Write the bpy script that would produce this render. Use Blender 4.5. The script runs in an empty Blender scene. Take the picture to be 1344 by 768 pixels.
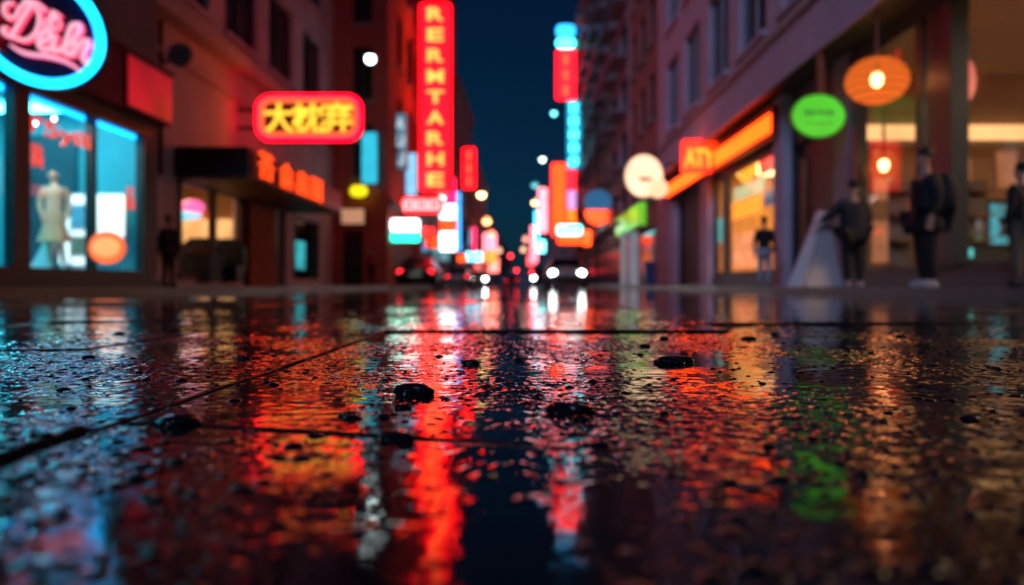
import bpy, math, random
import numpy as np
from mathutils import Vector, Matrix
random.seed(7)
C = bpy.context.scene.collection
R = math.radians
CAMH, HV, UC, F = 0.13, 374.0, 690.0, 1045.0
def X(u, y): return (u-UC)*y/F
def Z(v, y): return CAMH+(HV-v)*y/F

# ------------------------------------------------------------------ materials
MATS = {}
def newmat(name):
    m = bpy.data.materials.new(name); m.use_nodes = True
    return m, m.node_tree, m.node_tree.nodes['Principled BSDF']
def mat(name, col, rough=.7, var=.25, scale=3.0, metal=0, bump=0, bscale=60, ior=1.45):
    if name in MATS: return MATS[name]
    m, nt, b = newmat(name); n, l = nt.nodes, nt.links
    tc = n.new('ShaderNodeTexCoord'); no = n.new('ShaderNodeTexNoise')
    no.inputs['Scale'].default_value = scale; no.inputs['Detail'].default_value = 6; no.inputs['Roughness'].default_value = .65
    l.new(tc.outputs['Object'], no.inputs['Vector'])
    cr = n.new('ShaderNodeValToRGB'); cr.color_ramp.elements[0].position = .3; cr.color_ramp.elements[1].position = .7
    lo = [c*(1-var) for c in col]; hi = [min(1, c*(1+var)) for c in col]
    cr.color_ramp.elements[0].color = (*lo, 1); cr.color_ramp.elements[1].color = (*hi, 1)
    l.new(no.outputs['Fac'], cr.inputs['Fac']); l.new(cr.outputs['Color'], b.inputs['Base Color'])
    mr = n.new('ShaderNodeMapRange'); mr.inputs['To Min'].default_value = max(.02, rough*.8); mr.inputs['To Max'].default_value = min(1, rough*1.2)
    l.new(no.outputs['Fac'], mr.inputs['Value']); l.new(mr.outputs['Result'], b.inputs['Roughness'])
    b.inputs['Metallic'].default_value = metal; b.inputs['IOR'].default_value = ior
    if bump:
        n2 = n.new('ShaderNodeTexNoise'); n2.inputs['Scale'].default_value = bscale; l.new(tc.outputs['Object'], n2.inputs['Vector'])
        bp = n.new('ShaderNodeBump'); bp.inputs['Distance'].default_value = bump; l.new(n2.outputs['Fac'], bp.inputs['Height']); l.new(bp.outputs['Normal'], b.inputs['Normal'])
    MATS[name] = m; return m
def brick(name, c1, c2):
    if name in MATS: return MATS[name]
    m, nt, b = newmat(name); n, l = nt.nodes, nt.links
    tc = n.new('ShaderNodeTexCoord'); mp = n.new('ShaderNodeMapping'); br = n.new('ShaderNodeTexBrick'); sep = n.new('ShaderNodeSeparateXYZ'); cb = n.new('ShaderNodeCombineXYZ'); ad = n.new('ShaderNodeMath')
    l.new(tc.outputs['Object'], sep.inputs[0]); l.new(sep.outputs['X'], ad.inputs[0]); l.new(sep.outputs['Y'], ad.inputs[1])
    l.new(ad.outputs[0], cb.inputs['X']); l.new(sep.outputs['Z'], cb.inputs['Y']); l.new(cb.outputs[0], br.inputs['Vector'])
    br.inputs['Scale'].default_value = 4; br.inputs['Color1'].default_value = (*c1, 1); br.inputs['Color2'].default_value = (*c2, 1); br.inputs['Mortar'].default_value = (.12, .1, .09, 1)
    l.new(br.outputs['Color'], b.inputs['Base Color']); b.inputs['Roughness'].default_value = .8
    MATS[name] = m; return m
def emis(name, col, s, var=.15, scale=2.5, K=1):
    if name in MATS: return MATS[name]
    if K > 1:                       # a tube or face far brighter than the exposure holds, its hue kept pure
        d = [min(1, c*s) for c in col]; e = [c*(1+(K-1)*c**5) for c in d]; s = max(e); col = [c/s for c in e]
    m, nt, b = newmat(name); n, l = nt.nodes, nt.links
    b.inputs['Base Color'].default_value = (*[min(.8, .1+c*.5) for c in col], 1); b.inputs['Roughness'].default_value = .35
    b.inputs['Emission Color'].default_value = (*col, 1)
    tc = n.new('ShaderNodeTexCoord'); no = n.new('ShaderNodeTexNoise'); no.inputs['Scale'].default_value = scale
    l.new(tc.outputs['Object'], no.inputs['Vector'])
    mr = n.new('ShaderNodeMapRange'); mr.inputs['From Min'].default_value = .3; mr.inputs['From Max'].default_value = .7
    mr.inputs['To Min'].default_value = s*(1-var); mr.inputs['To Max'].default_value = s*(1+var)
    l.new(no.outputs['Fac'], mr.inputs['Value']); l.new(mr.outputs['Result'], b.inputs['Emission Strength'])
    m.cycles.emission_sampling = 'FRONT_BACK'
    MATS[name] = m; return m
def glass(name, tint=(1, 1, 1), refl=1.0):
    if name in MATS: return MATS[name]
    m = bpy.data.materials.new(name); m.use_nodes = True; nt = m.node_tree; n, l = nt.nodes, nt.links; n.clear()
    out = n.new('ShaderNodeOutputMaterial'); mx = n.new('ShaderNodeMixShader'); tr = n.new('ShaderNodeBsdfTransparent'); gl = n.new('ShaderNodeBsdfGlossy'); lw = n.new('ShaderNodeLayerWeight'); pw = n.new('ShaderNodeMath'); pw.operation = 'POWER'; pw.inputs[1].default_value = 5; fr = n.new('ShaderNodeMath'); fr.operation = 'MULTIPLY_ADD'; fr.inputs[1].default_value = .4; fr.inputs[2].default_value = .012
    l.new(lw.outputs['Facing'], pw.inputs[0]); l.new(pw.outputs[0], fr.inputs[0])
    tr.inputs['Color'].default_value = (*tint, 1); gl.inputs['Roughness'].default_value = .03
    l.new(fr.outputs[0], mx.inputs[0]); l.new(tr.outputs[0], mx.inputs[1]); l.new(gl.outputs[0], mx.inputs[2]); l.new(mx.outputs[0], out.inputs[0])
    MATS[name] = m; return m
def lampshade(name, col, e, clear):
    if name in MATS: return MATS[name]
    m = bpy.data.materials.new(name); m.use_nodes = True; nt = m.node_tree; n, l = nt.nodes, nt.links; n.clear()
    out = n.new('ShaderNodeOutputMaterial'); mx = n.new('ShaderNodeMixShader'); tr = n.new('ShaderNodeBsdfTransparent'); em = n.new('ShaderNodeEmission')
    tr.inputs['Color'].default_value = (*[.4+.6*c for c in col], 1); em.inputs['Color'].default_value = (*col, 1); em.inputs['Strength'].default_value = e
    mx.inputs[0].default_value = 1-clear; l.new(tr.outputs[0], mx.inputs[1]); l.new(em.outputs[0], mx.inputs[2]); l.new(mx.outputs[0], out.inputs[0])
    MATS[name] = m; return m

# ------------------------------------------------------------------ mesh builder
def root_of(o):
    while o.parent: o = o.parent
    return o
class MB:
    def __init__(s): s.v = []; s.f = []; s.xf = None
    def add(s, vs, fs):
        b = len(s.v)
        if s.xf is not None: vs = [tuple(s.xf @ Vector(p)) for p in vs]
        s.v += [tuple(p) for p in vs]; s.f += [tuple(i+b for i in f) for f in fs]; return s
    def box(s, x0, x1, y0, y1, z0, z1):
        x0, x1 = min(x0, x1), max(x0, x1); y0, y1 = min(y0, y1), max(y0, y1); z0, z1 = min(z0, z1), max(z0, z1)
        return s.add([(x0,y0,z0),(x1,y0,z0),(x1,y1,z0),(x0,y1,z0),(x0,y0,z1),(x1,y0,z1),(x1,y1,z1),(x0,y1,z1)],
              [(0,3,2,1),(4,5,6,7),(0,1,5,4),(1,2,6,5),(2,3,7,6),(3,0,4,7)])
    def quad(s, *p): return s.add(p, [tuple(range(len(p)))])
    def prism(s, outline, y0, y1):            # outline in x,z ; extruded along y
        n = len(outline)
        vs = [(x, y0, z) for x, z in outline]+[(x, y1, z) for x, z in outline]
        fs = [tuple(range(n)), tuple(range(2*n-1, n-1, -1))]+[(i, i+n, (i+1) % n+n, (i+1) % n) for i in range(n)]
        return s.add(vs, fs)
    def prism_x(s, outline, x0, x1):          # outline in y,z ; extruded along x
        n = len(outline)
        vs = [(x0, y, z) for y, z in outline]+[(x1, y, z) for y, z in outline]
        fs = [tuple(range(n)), tuple(range(2*n-1, n-1, -1))]+[(i, i+n, (i+1) % n+n, (i+1) % n) for i in range(n)]
        return s.add(vs, fs)
    def rbox(s, x0, x1, y0, y1, z0, z1, r=.1):
        o = []
        r = min(r, (x1-x0)/2.01, (z1-z0)/2.01)
        for cx, cz, a in ((x1-r, z1-r, 0), (x0+r, z1-r, 90), (x0+r, z0+r, 180), (x1-r, z0+r, 270)):
            for k in range(6): t = R(a+k*18); o.append((cx+r*math.cos(t), cz+r*math.sin(t)))
        return s.prism(o, y0, y1)
    def ellipse(s, cx, cz, a, b, y0, y1, rot=0, n=36):
        o = []
        for k in range(n):
            t = 2*math.pi*k/n; p, q = a*math.cos(t), b*math.sin(t)
            o.append((cx+p*math.cos(rot)-q*math.sin(rot), cz+p*math.sin(rot)+q*math.cos(rot)))
        return s.prism(o, y0, y1)
    def tube(s, pts, rad, seg=8, closed=False):
        pts = [Vector(p) for p in pts]; n = len(pts)
        if not hasattr(rad, '__len__'): rad = [rad]*n
        vs = []; ref = None
        for i, p in enumerate(pts):
            a = pts[(i-1) % n] if closed else pts[max(i-1, 0)]; b = pts[(i+1) % n] if closed else pts[min(i+1, n-1)]
            t = (b-a).normalized()
            if ref is None: ref = t.orthogonal().normalized()
            ref = (ref-t*ref.dot(t)).normalized(); bi = t.cross(ref)
            for k in range(seg):
                g = 2*math.pi*k/seg; vs.append(tuple(p+(ref*math.cos(g)+bi*math.sin(g))*rad[i]))
        fs = []
        for i in range(n if closed else n-1):
            j = (i+1) % n
            for k in range(seg): k2 = (k+1) % seg; fs.append((i*seg+k, i*seg+k2, j*seg+k2, j*seg+k))
        if not closed: fs += [tuple(range(seg-1, -1, -1)), tuple((n-1)*seg+k for k in range(seg))]
        return s.add(vs, fs)
    def lathe(s, prof, c, seg=24, sx=1, sy=1):
        vs = []; n = len(prof)
        for r, z in prof:
            for k in range(seg): g = 2*math.pi*k/seg; vs.append((c[0]+sx*r*math.cos(g), c[1]+sy*r*math.sin(g), c[2]+z))
        fs = [(i*seg+k, i*seg+(k+1) % seg, (i+1)*seg+(k+1) % seg, (i+1)*seg+k) for i in range(n-1) for k in range(seg)]
        fs += [tuple(range(seg-1, -1, -1)), tuple((n-1)*seg+k for k in range(seg))]
        return s.add(vs, fs)
    def ball(s, c, rx, ry, rz, seg=20, rings=12):
        return s.lathe([(max(1e-4, math.sin(math.pi*i/rings)), -rz*math.cos(math.pi*i/rings)) for i in range(rings+1)], c, seg, rx, ry)
    def build(s, name, m, parent=None, local=False, smooth=False):
        me = bpy.data.meshes.new(name)
        off = Vector((0, 0, 0)) if (local or parent is None) else root_of(parent).location
        me.from_pydata([tuple(Vector(p)-off) for p in s.v], [], s.f); me.update()
        if smooth: me.polygons.foreach_set('use_smooth', [True]*len(me.polygons))
        o = bpy.data.objects.new(name, me); C.objects.link(o)
        if m: me.materials.append(m)
        if parent: o.parent = parent
        return o
def tag(o, label, cat, group=None):
    o['label'] = label; o['category'] = cat
    if group: o['group'] = group
    return o
def thing(name, label, cat, loc=(0, 0, 0), group=None, rz=0):
    o = bpy.data.objects.new(name, None); C.objects.link(o); o.location = loc; o.rotation_euler = (0, 0, rz)
    return tag(o, label, cat, group)
def copy_tree(o, parent=None, dloc=None):
    c = o.copy(); C.objects.link(c)
    if parent: c.parent = parent
    for ch in list(o.children): copy_tree(ch, c)
    if dloc is not None: c.location = o.location+Vector(dloc)
    return c
def struct(o): o['kind'] = 'structure'; return o
def stuff(o): o['kind'] = 'stuff'; return o

def text_geo(body, w, h, ext=.012, bold=.0):
    c = bpy.data.curves.new('lettering', 'FONT'); c.body = body; c.extrude = ext; c.offset = bold; c.resolution_u = 4
    o = bpy.data.objects.new('lettering', c); C.objects.link(o)
    dg = bpy.context.evaluated_depsgraph_get(); ev = o.evaluated_get(dg); m = ev.to_mesh()
    vs = [tuple(v.co) for v in m.vertices]; fs = [tuple(p.vertices) for p in m.polygons]
    ev.to_mesh_clear(); bpy.data.objects.remove(o); bpy.data.curves.remove(c)
    x0 = min(v[0] for v in vs); x1 = max(v[0] for v in vs); y0 = min(v[1] for v in vs); y1 = max(v[1] for v in vs)
    return [((v[0]-(x0+x1)/2)/(x1-x0)*w, (v[1]-(y0+y1)/2)/(y1-y0)*h, v[2]) for v in vs], fs
def text_front(mb, body, cx, y, cz, w, h, bold=.0, ext=.012):       # readable from -y
    vs, fs = text_geo(body, w, h, ext, bold); mb.add([(cx+a, y-c, cz+b) for a, b, c in vs], fs)
def text_street(mb, body, x, cy, cz, w, h, side, bold=.0, ext=.012):  # on a facade; side=+1 left facade (faces +x)
    vs, fs = text_geo(body, w, h, ext, bold); mb.add([(x+side*c, cy+side*a, cz+b) for a, b, c in vs], fs)

def facade(mb, axis, pos, a0, a1, z0, z1, holes, depth, nrm):
    """wall sheet with openings and reveals. axis 'y': sheet at x=pos along y; axis 'x': sheet at y=pos along x. nrm = outward sign."""
    us = sorted({a0, a1, *[h[0] for h in holes], *[h[1] for h in holes]}); vs = sorted({z0, z1, *[h[2] for h in holes], *[h[3] for h in holes]})
    P = (lambda d, u, z: (pos-nrm*d, u, z)) if axis == 'y' else (lambda d, u, z: (u, pos-nrm*d, z))
    for i in range(len(us)-1):
        for j in range(len(vs)-1):
            cu, cv = (us[i]+us[i+1])/2, (vs[j]+vs[j+1])/2
            if any(h[0] < cu < h[1] and h[2] < cv < h[3] for h in holes): continue
            mb.quad(P(0, us[i], vs[j]), P(0, us[i+1], vs[j]), P(0, us[i+1], vs[j+1]), P(0, us[i], vs[j+1]))
    for h in holes:
        a, b, c, d = h[:4]
        for (p, q, r, s_) in (((a, c), (b, c), (b, c), (a, c)), ((a, d), (b, d), (b, d), (a, d)), ((a, c), (a, d), (a, d), (a, c)), ((b, c), (b, d), (b, d), (b, c))):
            mb.quad(P(0, *p), P(0, *q), P(depth, *r), P(depth, *s_))
def shell(mb, side, xf, y0, y1, z1, holes, depth=.25, back=9, cap=True):
    facade(mb, 'y', xf, y0, y1, .0, z1, holes, depth, side)
    xb = xf-side*back
    mb.quad((xf, y0, 0), (xb, y0, 0), (xb, y0, z1), (xf, y0, z1)); mb.quad((xf, y1, 0), (xb, y1, 0), (xb, y1, z1), (xf, y1, z1))
    mb.quad((xb, y0, 0), (xb, y1, 0), (xb, y1, z1), (xb, y0, z1)); mb.quad((xf, y0, z1), (xf, y1, z1), (xb, y1, z1), (xb, y0, z1))
WIN = mat('dark_window_glass', (.012, .018, .026), .12, .3, 2, ior=1.5)
DARK = mat('black_metal', (.012, .014, .018), .45, .3, 8)
FR = mat('dark_window_frame', (.03, .032, .038), .5, .2, 6)
def window_y(parent, side, xf, a0, a1, z0, z1, depth=.18, mull=1, m=FR, sill=None, trans=True):
    w = MB().box(xf-side*depth, xf-side*(depth+.05), a0, a1, z0, z1).build('window', WIN, parent)
    f = MB(); t = .09; xa, xb = xf-side*(depth-.06), xf-side*(depth-.003)
    f.box(xa, xb, a0, a0+t, z0, z1); f.box(xa, xb, a1-t, a1, z0, z1); f.box(xa, xb, a0+t, a1-t, z0, z0+t); f.box(xa, xb, a0+t, a1-t, z1-t, z1)
    for k in range(mull): c = a0+(a1-a0)*(k+1)/(mull+1); f.box(xa, xb, c-.04, c+.04, z0+t, z1-t)
    f.build('frame', m, w)
    if sill: MB().box(xf+side*.12, xf-side*.1, a0-.1, a1+.1, z0-.14, z0-.003).build('sill', sill, w)
    return w
def window_x(parent, yf, x0, x1, z0, z1, depth=.18, mull=1, m=FR, sill=None):
    w = MB().box(x0, x1, yf+depth, yf+depth+.05, z0, z1).build('window', WIN, parent)
    f = MB(); t = .09; ya, yb = yf+depth-.06, yf+depth-.003
    f.box(x0, x0+t, ya, yb, z0, z1); f.box(x1-t, x1, ya, yb, z0, z1); f.box(x0+t, x1-t, ya, yb, z0, z0+t); f.box(x0+t, x1-t, ya, yb, z1-t, z1)
    for k in range(mull): c = x0+(x1-x0)*(k+1)/(mull+1); f.box(c-.04, c+.04, ya, yb, z0+t, z1-t)
    f.build('frame', m, w)
    if sill: MB().box(x0-.1, x1+.1, yf-.12, yf+.1, z0-.14, z0-.003).build('sill', sill, w)
    return w

# ================================================================== GROUND
rng = np.random.RandomState(3)
_perm = rng.permutation(512).astype(np.int64); _ga = rng.rand(512)*2*np.pi; _gx, _gy = np.cos(_ga), np.sin(_ga)
def perlin(x, y, seed=0):
    x = x+seed*17.31; y = y+seed*9.77
    xi = np.floor(x).astype(np.int64); yi = np.floor(y).astype(np.int64); xf = x-xi; yf = y-yi
    def g(i, j, dx, dy):
        h = _perm[(_perm[i & 511]+j) & 511]; return _gx[h]*dx+_gy[h]*dy
    u = xf*xf*xf*(xf*(xf*6-15)+10); v = yf*yf*yf*(yf*(yf*6-15)+10)
    a = g(xi, yi, xf, yf); b = g(xi+1, yi, xf-1, yf); c = g(xi, yi+1, xf, yf-1); d = g(xi+1, yi+1, xf-1, yf-1)
    return (a+(b-a)*u+((c+(d-c)*u)-(a+(b-a)*u))*v)*1.5
EDGE0 = [-4.0, -3.2, -2.4, -1.62, -.87, -.385, .62, 1.5, 2.3, 3.1, 3.9]
def rows_for(c):
    r = random.Random(100+c)
    fixed = {6: [.62, 2.16, 3.95], 5: [.785, 3.15], 4: [1.55, 2.75], 7: [2.62, 4.4], 3: [2.2, 3.6]}
    ys = fixed.get(c, [.9+r.random()])[:]
    while ys[-1] < 16: ys.append(ys[-1]+1.2+r.random()*.9)
    return ys
ROWS = [rows_for(c) for c in range(len(EDGE0)+1)]
rr = np.random.RandomState(5)
OFFS = rr.uniform(-.002, .002, (len(EDGE0)+1, 40)); TX = rr.uniform(-.004, .004, (len(EDGE0)+1, 40)); TY = rr.uniform(-.003, .003, (len(EDGE0)+1, 40))
OFFS[6, 0] = OFFS[6, 1] = -.0005; TX[6, 0] = 0; TY[6, 0] = .001; OFFS[6, 2] = .006; OFFS[5, 0] = -.0005; OFFS[5, 1] = .001; OFFS[5, 2] = .004; OFFS[4, 1] = .001; OFFS[4, 2] = .006; OFFS[7, 0] = -.001; OFFS[7, 1] = .006
TX[6, 1] = 0; TY[6, 1] = .001; TX[5, 1] = -.006; TX[7, 0] = .008
def ground_height(x, y, want_joint=False):
    wx = x+.006*perlin(x*4, y*4, 1)+.003*perlin(x*17, y*17, 2); wy = y+.012*perlin(x*3, y*3, 3)+.004*perlin(x*19, y*19, 4)
    col = np.zeros(x.shape, np.int64); dl = np.full(x.shape, 9.)
    for k, e in enumerate(EDGE0):
        ee = e+0*y
        if k == 6: ee = np.where(y < 2.16, .62+(2.16-y)*.31, .56)
        col += wx > ee; dl = np.minimum(dl, np.abs(wx-ee))
    z = np.zeros(x.shape); dt = np.full(x.shape, 9.)
    for c in range(len(EDGE0)+1):
        m = col == c
        if not m.any(): continue
        ym = wy[m]; xm = x[m]; xc = (([-4.6]+EDGE0)[c]+(EDGE0+[4.6])[c])/2
        row = np.zeros(ym.shape, np.int64); d = np.full(ym.shape, 9.)
        for k, y0 in enumerate(ROWS[c]):
            sl = (-.26 if k == 0 else -.012) if c in (5, 6) else (.1 if c == 4 else -.03)
            e = y0+sl*(xm-xc); row += ym > e; d = np.minimum(d, np.abs(ym-e)+(np.maximum(0, xm+.06)*.12 if c == 6 and k == 0 else 0))
        row = np.minimum(row, 39)
        z[m] = OFFS[c, row]+TX[c, row]*(xm-xc)+TY[c, row]*(ym-2); dt[m] = d
    near = 1/(1+(np.hypot(x, y)/7.)**4)
    groove = -.0065*np.exp(-(dl/.0036)**2)-.006*np.exp(-(dt/.0045)**2)
    z = (z+groove)*near
    # asphalt-stone grain and the film of water lying over it
    big = perlin(x*2.1, y*2.1, 5); mid = perlin(x*6.5, y*6.5, 6)
    grain = .0007*perlin(x*19, y*19, 7)+.0014*perlin(x*52, y*52, 8)+.0012*perlin(x*105, y*105, 9)
    lvl = .00030+.0019*big+.0009*mid
    k = .00016
    t = (grain-lvl)/k
    film = lvl+k*np.logaddexp(0, t)
    rip = perlin(x*26+1.5*perlin(x*5, y*5, 10), y*40+2*perlin(x*4, y*4, 11), 12)*.00027+perlin(x*62, y*80, 13)*.00013+perlin(x*120, y*130, 17)*.00006
    rip = rip*(.65+.8*perlin(x*3, y*3, 14))
    low = .0008*perlin(x*1.3, y*1.3, 15)+.00035*perlin(x*4.2, y*4.2, 16)
    h = z+(film+rip*1/(1+np.exp(t*.8))+low)*near
    return (h, np.exp(-(np.minimum(dl/.0085, dt/.008))**2)*near) if want_joint else h
def axis(c0, c1, d, g, lim0, lim1, gmax=1e9):
    a = list(np.arange(c0, c1, d)); s = d
    while a[-1] < lim1: s = min(s*g, gmax); a.append(a[-1]+s)
    b = [a[0]]; s = d
    while b[-1] > lim0: s = min(s*g, gmax); b.append(b[-1]-s)
    return np.array(b[:0:-1]+a)
xs = axis(-.85, .9, .0026, 1.021, -320, 320)
yl = list(np.arange(.2, 1.75, .0031)); st = .0031
while yl[-1] < 600: st = min(st*1.011, max(.012, yl[-1]*.03)); yl.append(yl[-1]+st)
pre = [.2]; st = .0031
while pre[-1] > -40: st *= 1.15; pre.append(pre[-1]-st)
ys = np.array(pre[:0:-1]+yl)
GX, GY = np.meshgrid(xs, ys); GZ, GJ = ground_height(GX, GY, True)
nx, ny = len(xs), len(ys); print('ground verts', nx*ny, nx, ny)
me = bpy.data.meshes.new('road'); me.vertices.add(nx*ny)
me.vertices.foreach_set('co', np.stack([GX, GY, GZ], -1).astype(np.float32).ravel())
idx = np.arange(nx*ny).reshape(ny, nx); quads = np.stack([idx[:-1, :-1], idx[:-1, 1:], idx[1:, 1:], idx[1:, :-1]], -1).reshape(-1, 4)
nq = len(quads); me.loops.add(nq*4); me.loops.foreach_set('vertex_index', quads.ravel().astype(np.int32))
me.polygons.add(nq); me.polygons.foreach_set('loop_start', np.arange(0, nq*4, 4, dtype=np.int32)); me.polygons.foreach_set('loop_total', np.full(nq, 4, np.int32))
me.polygons.foreach_set('use_smooth', np.ones(nq, bool)); me.update(calc_edges=True)
me.attributes.new('joint', 'FLOAT', 'POINT').data.foreach_set('value', GJ.astype(np.float32).ravel())
road = struct(bpy.data.objects.new('road', me)); C.objects.link(road); road['label'] = 'wet dark stone slabs of the street covered by a film of rainwater'

def wet_material(name, base, fine=1.0):
    m, nt, b = newmat(name); n, l = nt.nodes, nt.links
    tc = n.new('ShaderNodeTexCoord')
    def noise(sc, det=3, rough=.55):
        q = n.new('ShaderNodeTexNoise'); q.inputs['Scale'].default_value = sc; q.inputs['Detail'].default_value = det; q.inputs['Roughness'].default_value = rough
        l.new(tc.outputs['Object'], q.inputs['Vector']); return q
    c1 = noise(9, 6); cr = n.new('ShaderNodeValToRGB'); cr.color_ramp.elements[0].color = (*[c*.5 for c in base], 1); cr.color_ramp.elements[1].color = (*[c*1.6 for c in base], 1)
    l.new(c1.outputs['Fac'], cr.inputs['Fac']); l.new(cr.outputs['Color'], b.inputs['Base Color'])
    c2 = noise(5, 4); mr = n.new('ShaderNodeMapRange'); mr.inputs['From Min'].default_value = .35; mr.inputs['From Max'].default_value = .65; mr.inputs['To Min'].default_value = .015; mr.inputs['To Max'].default_value = .07
    l.new(c2.outputs['Fac'], mr.inputs['Value']); l.new(mr.outputs['Result'], b.inputs['Roughness'])
    b.inputs['IOR'].default_value = 1.31
    at = n.new('ShaderNodeAttribute'); at.attribute_name = 'joint'
    sl = n.new('ShaderNodeMapRange'); sl.inputs['To Min'].default_value = .5; sl.inputs['To Max'].default_value = .03; l.new(at.outputs['Fac'], sl.inputs['Value']); l.new(sl.outputs['Result'], b.inputs['Specular IOR Level'])
    ra = n.new('ShaderNodeMath'); ra.operation = 'MULTIPLY_ADD'; ra.inputs[1].default_value = .6; l.new(at.outputs['Fac'], ra.inputs[0]); l.new(mr.outputs['Result'], ra.inputs[2]); l.new(ra.outputs[0], b.inputs['Roughness'])
    mo = n.new('ShaderNodeBsdfDiffuse'); mo.inputs['Color'].default_value = (.012, .012, .013, 1); ms = n.new('ShaderNodeMixShader'); outn = n['Material Output']
    l.new(at.outputs['Fac'], ms.inputs[0]); l.new(b.outputs[0], ms.inputs[1]); l.new(mo.outputs[0], ms.inputs[2]); l.new(ms.outputs[0], outn.inputs['Surface'])
    f1 = noise(130, 2); f2 = noise(420, 2); pa = noise(7, 3); pr = n.new('ShaderNodeMapRange'); pr.inputs['From Min'].default_value = .42; pr.inputs['From Max'].default_value = .62; pr.inputs['To Min'].default_value = .12
    l.new(pa.outputs['Fac'], pr.inputs['Value'])
    mu = n.new('ShaderNodeMath'); mu.operation = 'MULTIPLY_ADD'; mu.inputs[1].default_value = .35; l.new(f2.outputs['Fac'], mu.inputs[0]); l.new(f1.outputs['Fac'], mu.inputs[2])
    m2 = n.new('ShaderNodeMath'); m2.operation = 'MULTIPLY'; l.new(mu.outputs[0], m2.inputs[0]); l.new(pr.outputs['Result'], m2.inputs[1])
    bp = n.new('ShaderNodeBump'); bp.inputs['Distance'].default_value = .00018*fine; bp.inputs['Strength'].default_value = 1
    l.new(m2.outputs[0], bp.inputs['Height']); l.new(bp.outputs['Normal'], b.inputs['Normal'])
    return m
WET = wet_material('wet_stone', (.010, .012, .015)); me.materials.append(WET)
PEB = wet_material('wet_pebble', (.008, .009, .011), .35)
# rain droplets standing on the stone
dv, df = MB(), None
rd = random.Random(11)
pts = []
while len(pts) < 6000:
    y = .26+rd.random()**1.9*2.9; x = (rd.random()*2-1)*min(1.5, .68*y+.06)
    if perlin(np.array([x*3.3]), np.array([y*3.3]), 21)[0]+.5*rd.random() > .1: pts.append((x, y))
hz = ground_height(np.array([p[0] for p in pts]), np.array([p[1] for p in pts]))
for (x, y), z in zip(pts, hz):
    r = min(.0095, .0026*math.exp(rd.gauss(0, .55))); e = .8+.5*rd.random(); hh = r*(.2+.25*rd.random())
    dv.lathe([(r, -.0002), (r*.97, hh*.10), (r*.85, hh*.36), (r*.62, hh*.67), (r*.33, hh*.91), (r*.03, hh)], (x, y, z-.0002), 12, 1, e)
dr = stuff(dv.build('rain_droplets', PEB, None, smooth=True)); dr['label'] = 'small raindrops standing on the wet slabs'
def pebble(x, y, w, d, h, seed, label, group=None):
    r = random.Random(seed); z = float(ground_height(np.array([x]), np.array([y]))[0]); mb = MB(); seg, rings = 40, 20; vs = []; fs = []
    ph = [r.random()*6.28 for _ in range(8)]
    for i in range(rings+1):
        t = math.pi*i/rings
        for k in range(seg):
            g = 2*math.pi*k/seg
            q = 1+.05*math.sin(7*g+ph[5]+3*t)+.04*math.sin(9*t+ph[6]+4*g)+.13*math.sin(2*g+ph[0])+.09*math.sin(3*g+ph[1]+t*2)+.06*math.sin(5*g+ph[2])+.05*math.sin(4*t+ph[3]+2*g)
            s = max(1e-3, math.sin(t))**.8
            vs.append((x+w/2*s*math.cos(g)*q, y+d/2*s*math.sin(g)*q, z+h*.3-h*.7*math.cos(t)*(1+.1*math.sin(3*g+ph[4])*s)))
    for i in range(rings):
        for k in range(seg): k2 = (k+1) % seg; fs.append((i*seg+k, i*seg+k2, (i+1)*seg+k2, (i+1)*seg+k))
    mb.add(vs, fs); o = mb.build('pebble', PEB, None, smooth=True); o.data.transform(Matrix.Translation((-x, -y, -z))); o.location = (x, y, z)
    return tag(o, label, 'pebble', group)
def peb_px(u, v, wpx, hpx, seed, label, group=None):
    y = CAMH*F/(v-HV); w = wpx*y/F; h = hpx*y/F*.8
    return pebble(X(u, y), y, w, w*.9, h, seed, label, group)
peb_px(543, 517, 46, 20, 1, 'big dark wet pebble in the red reflection left of centre')
peb_px(748, 538, 62, 17, 2, 'long flat dark pebble in the unlit middle of the street')
peb_px(884, 477, 48, 13, 3, 'dark pebble beside the red reflection of the noodle shop sign')
peb_px(618, 477, 22, 8, 4, 'small dark pebble right of the orange reflection')
peb_px(520, 576, 52, 16, 5, 'blurred dark pebble in the near red reflection')
peb_px(236, 556, 56, 20, 6, 'dark pebble in the black gap beside the cyan reflection')
gp = 'small pebbles scattered on the wet slabs'
for k in range(16):
    v = 440+rd.random()**1.2*170; u = 60+rd.random()*1220
    peb_px(u, v, .8*(9+rd.random()*13)*(.6+(v-374)/190), (3.5+rd.random()*3.5)*(.6+(v-374)/190), 40+k, 'small dark wet pebble lying loose on the wet slabs', gp)

# pavements and kerbs
PAVE = mat('wet_pavement', (.05, .052, .058), .22, .3, 4, bump=.0015, bscale=90)
KERB = mat('granite_kerb', (.12, .12, .13), .3, .25, 7, bump=.002, bscale=70)
for sx, a, b in ((-1, -4.75, -60), (1, 4.62, 60)):
    struct(MB().box(a, b, -30, 300, -.05, .09).build('pavement', PAVE))
    struct(MB().box(a-sx*.15, a-sx*.003, -30, 300, -.05, .105).build('kerb', KERB))
# ================================================================== LEFT SIDE BUILDINGS
PL_DARK = mat('dark_render', (.14, .14, .18), .75, .2, 1.2)
PL_MAUVE = mat('mauve_render', (.48, .40, .50), .8, .18, .9)
PL_GREY = mat('grey_render', (.40, .41, .48), .8, .2, .7)
PL_CONC = mat('concrete', (.22, .23, .26), .85, .2, .6)
BRK = brick('red_brick', (.52, .125, .10), (.40, .09, .075)); RED_R = mat('red_render', (.42, .16, .14), .8, .2, .8)
TEAL_W = mat('teal_shop_wall', (.05, .42, .50), .6, .12, .8); TEAL_D = mat('dark_teal_panel', (.015, .07, .10), .5, .2, 2)
CYAN_L = emis('cyan_ceiling_light', (.10, .84, .98), 12)
CLEAR = glass('shop_glass')

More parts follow.
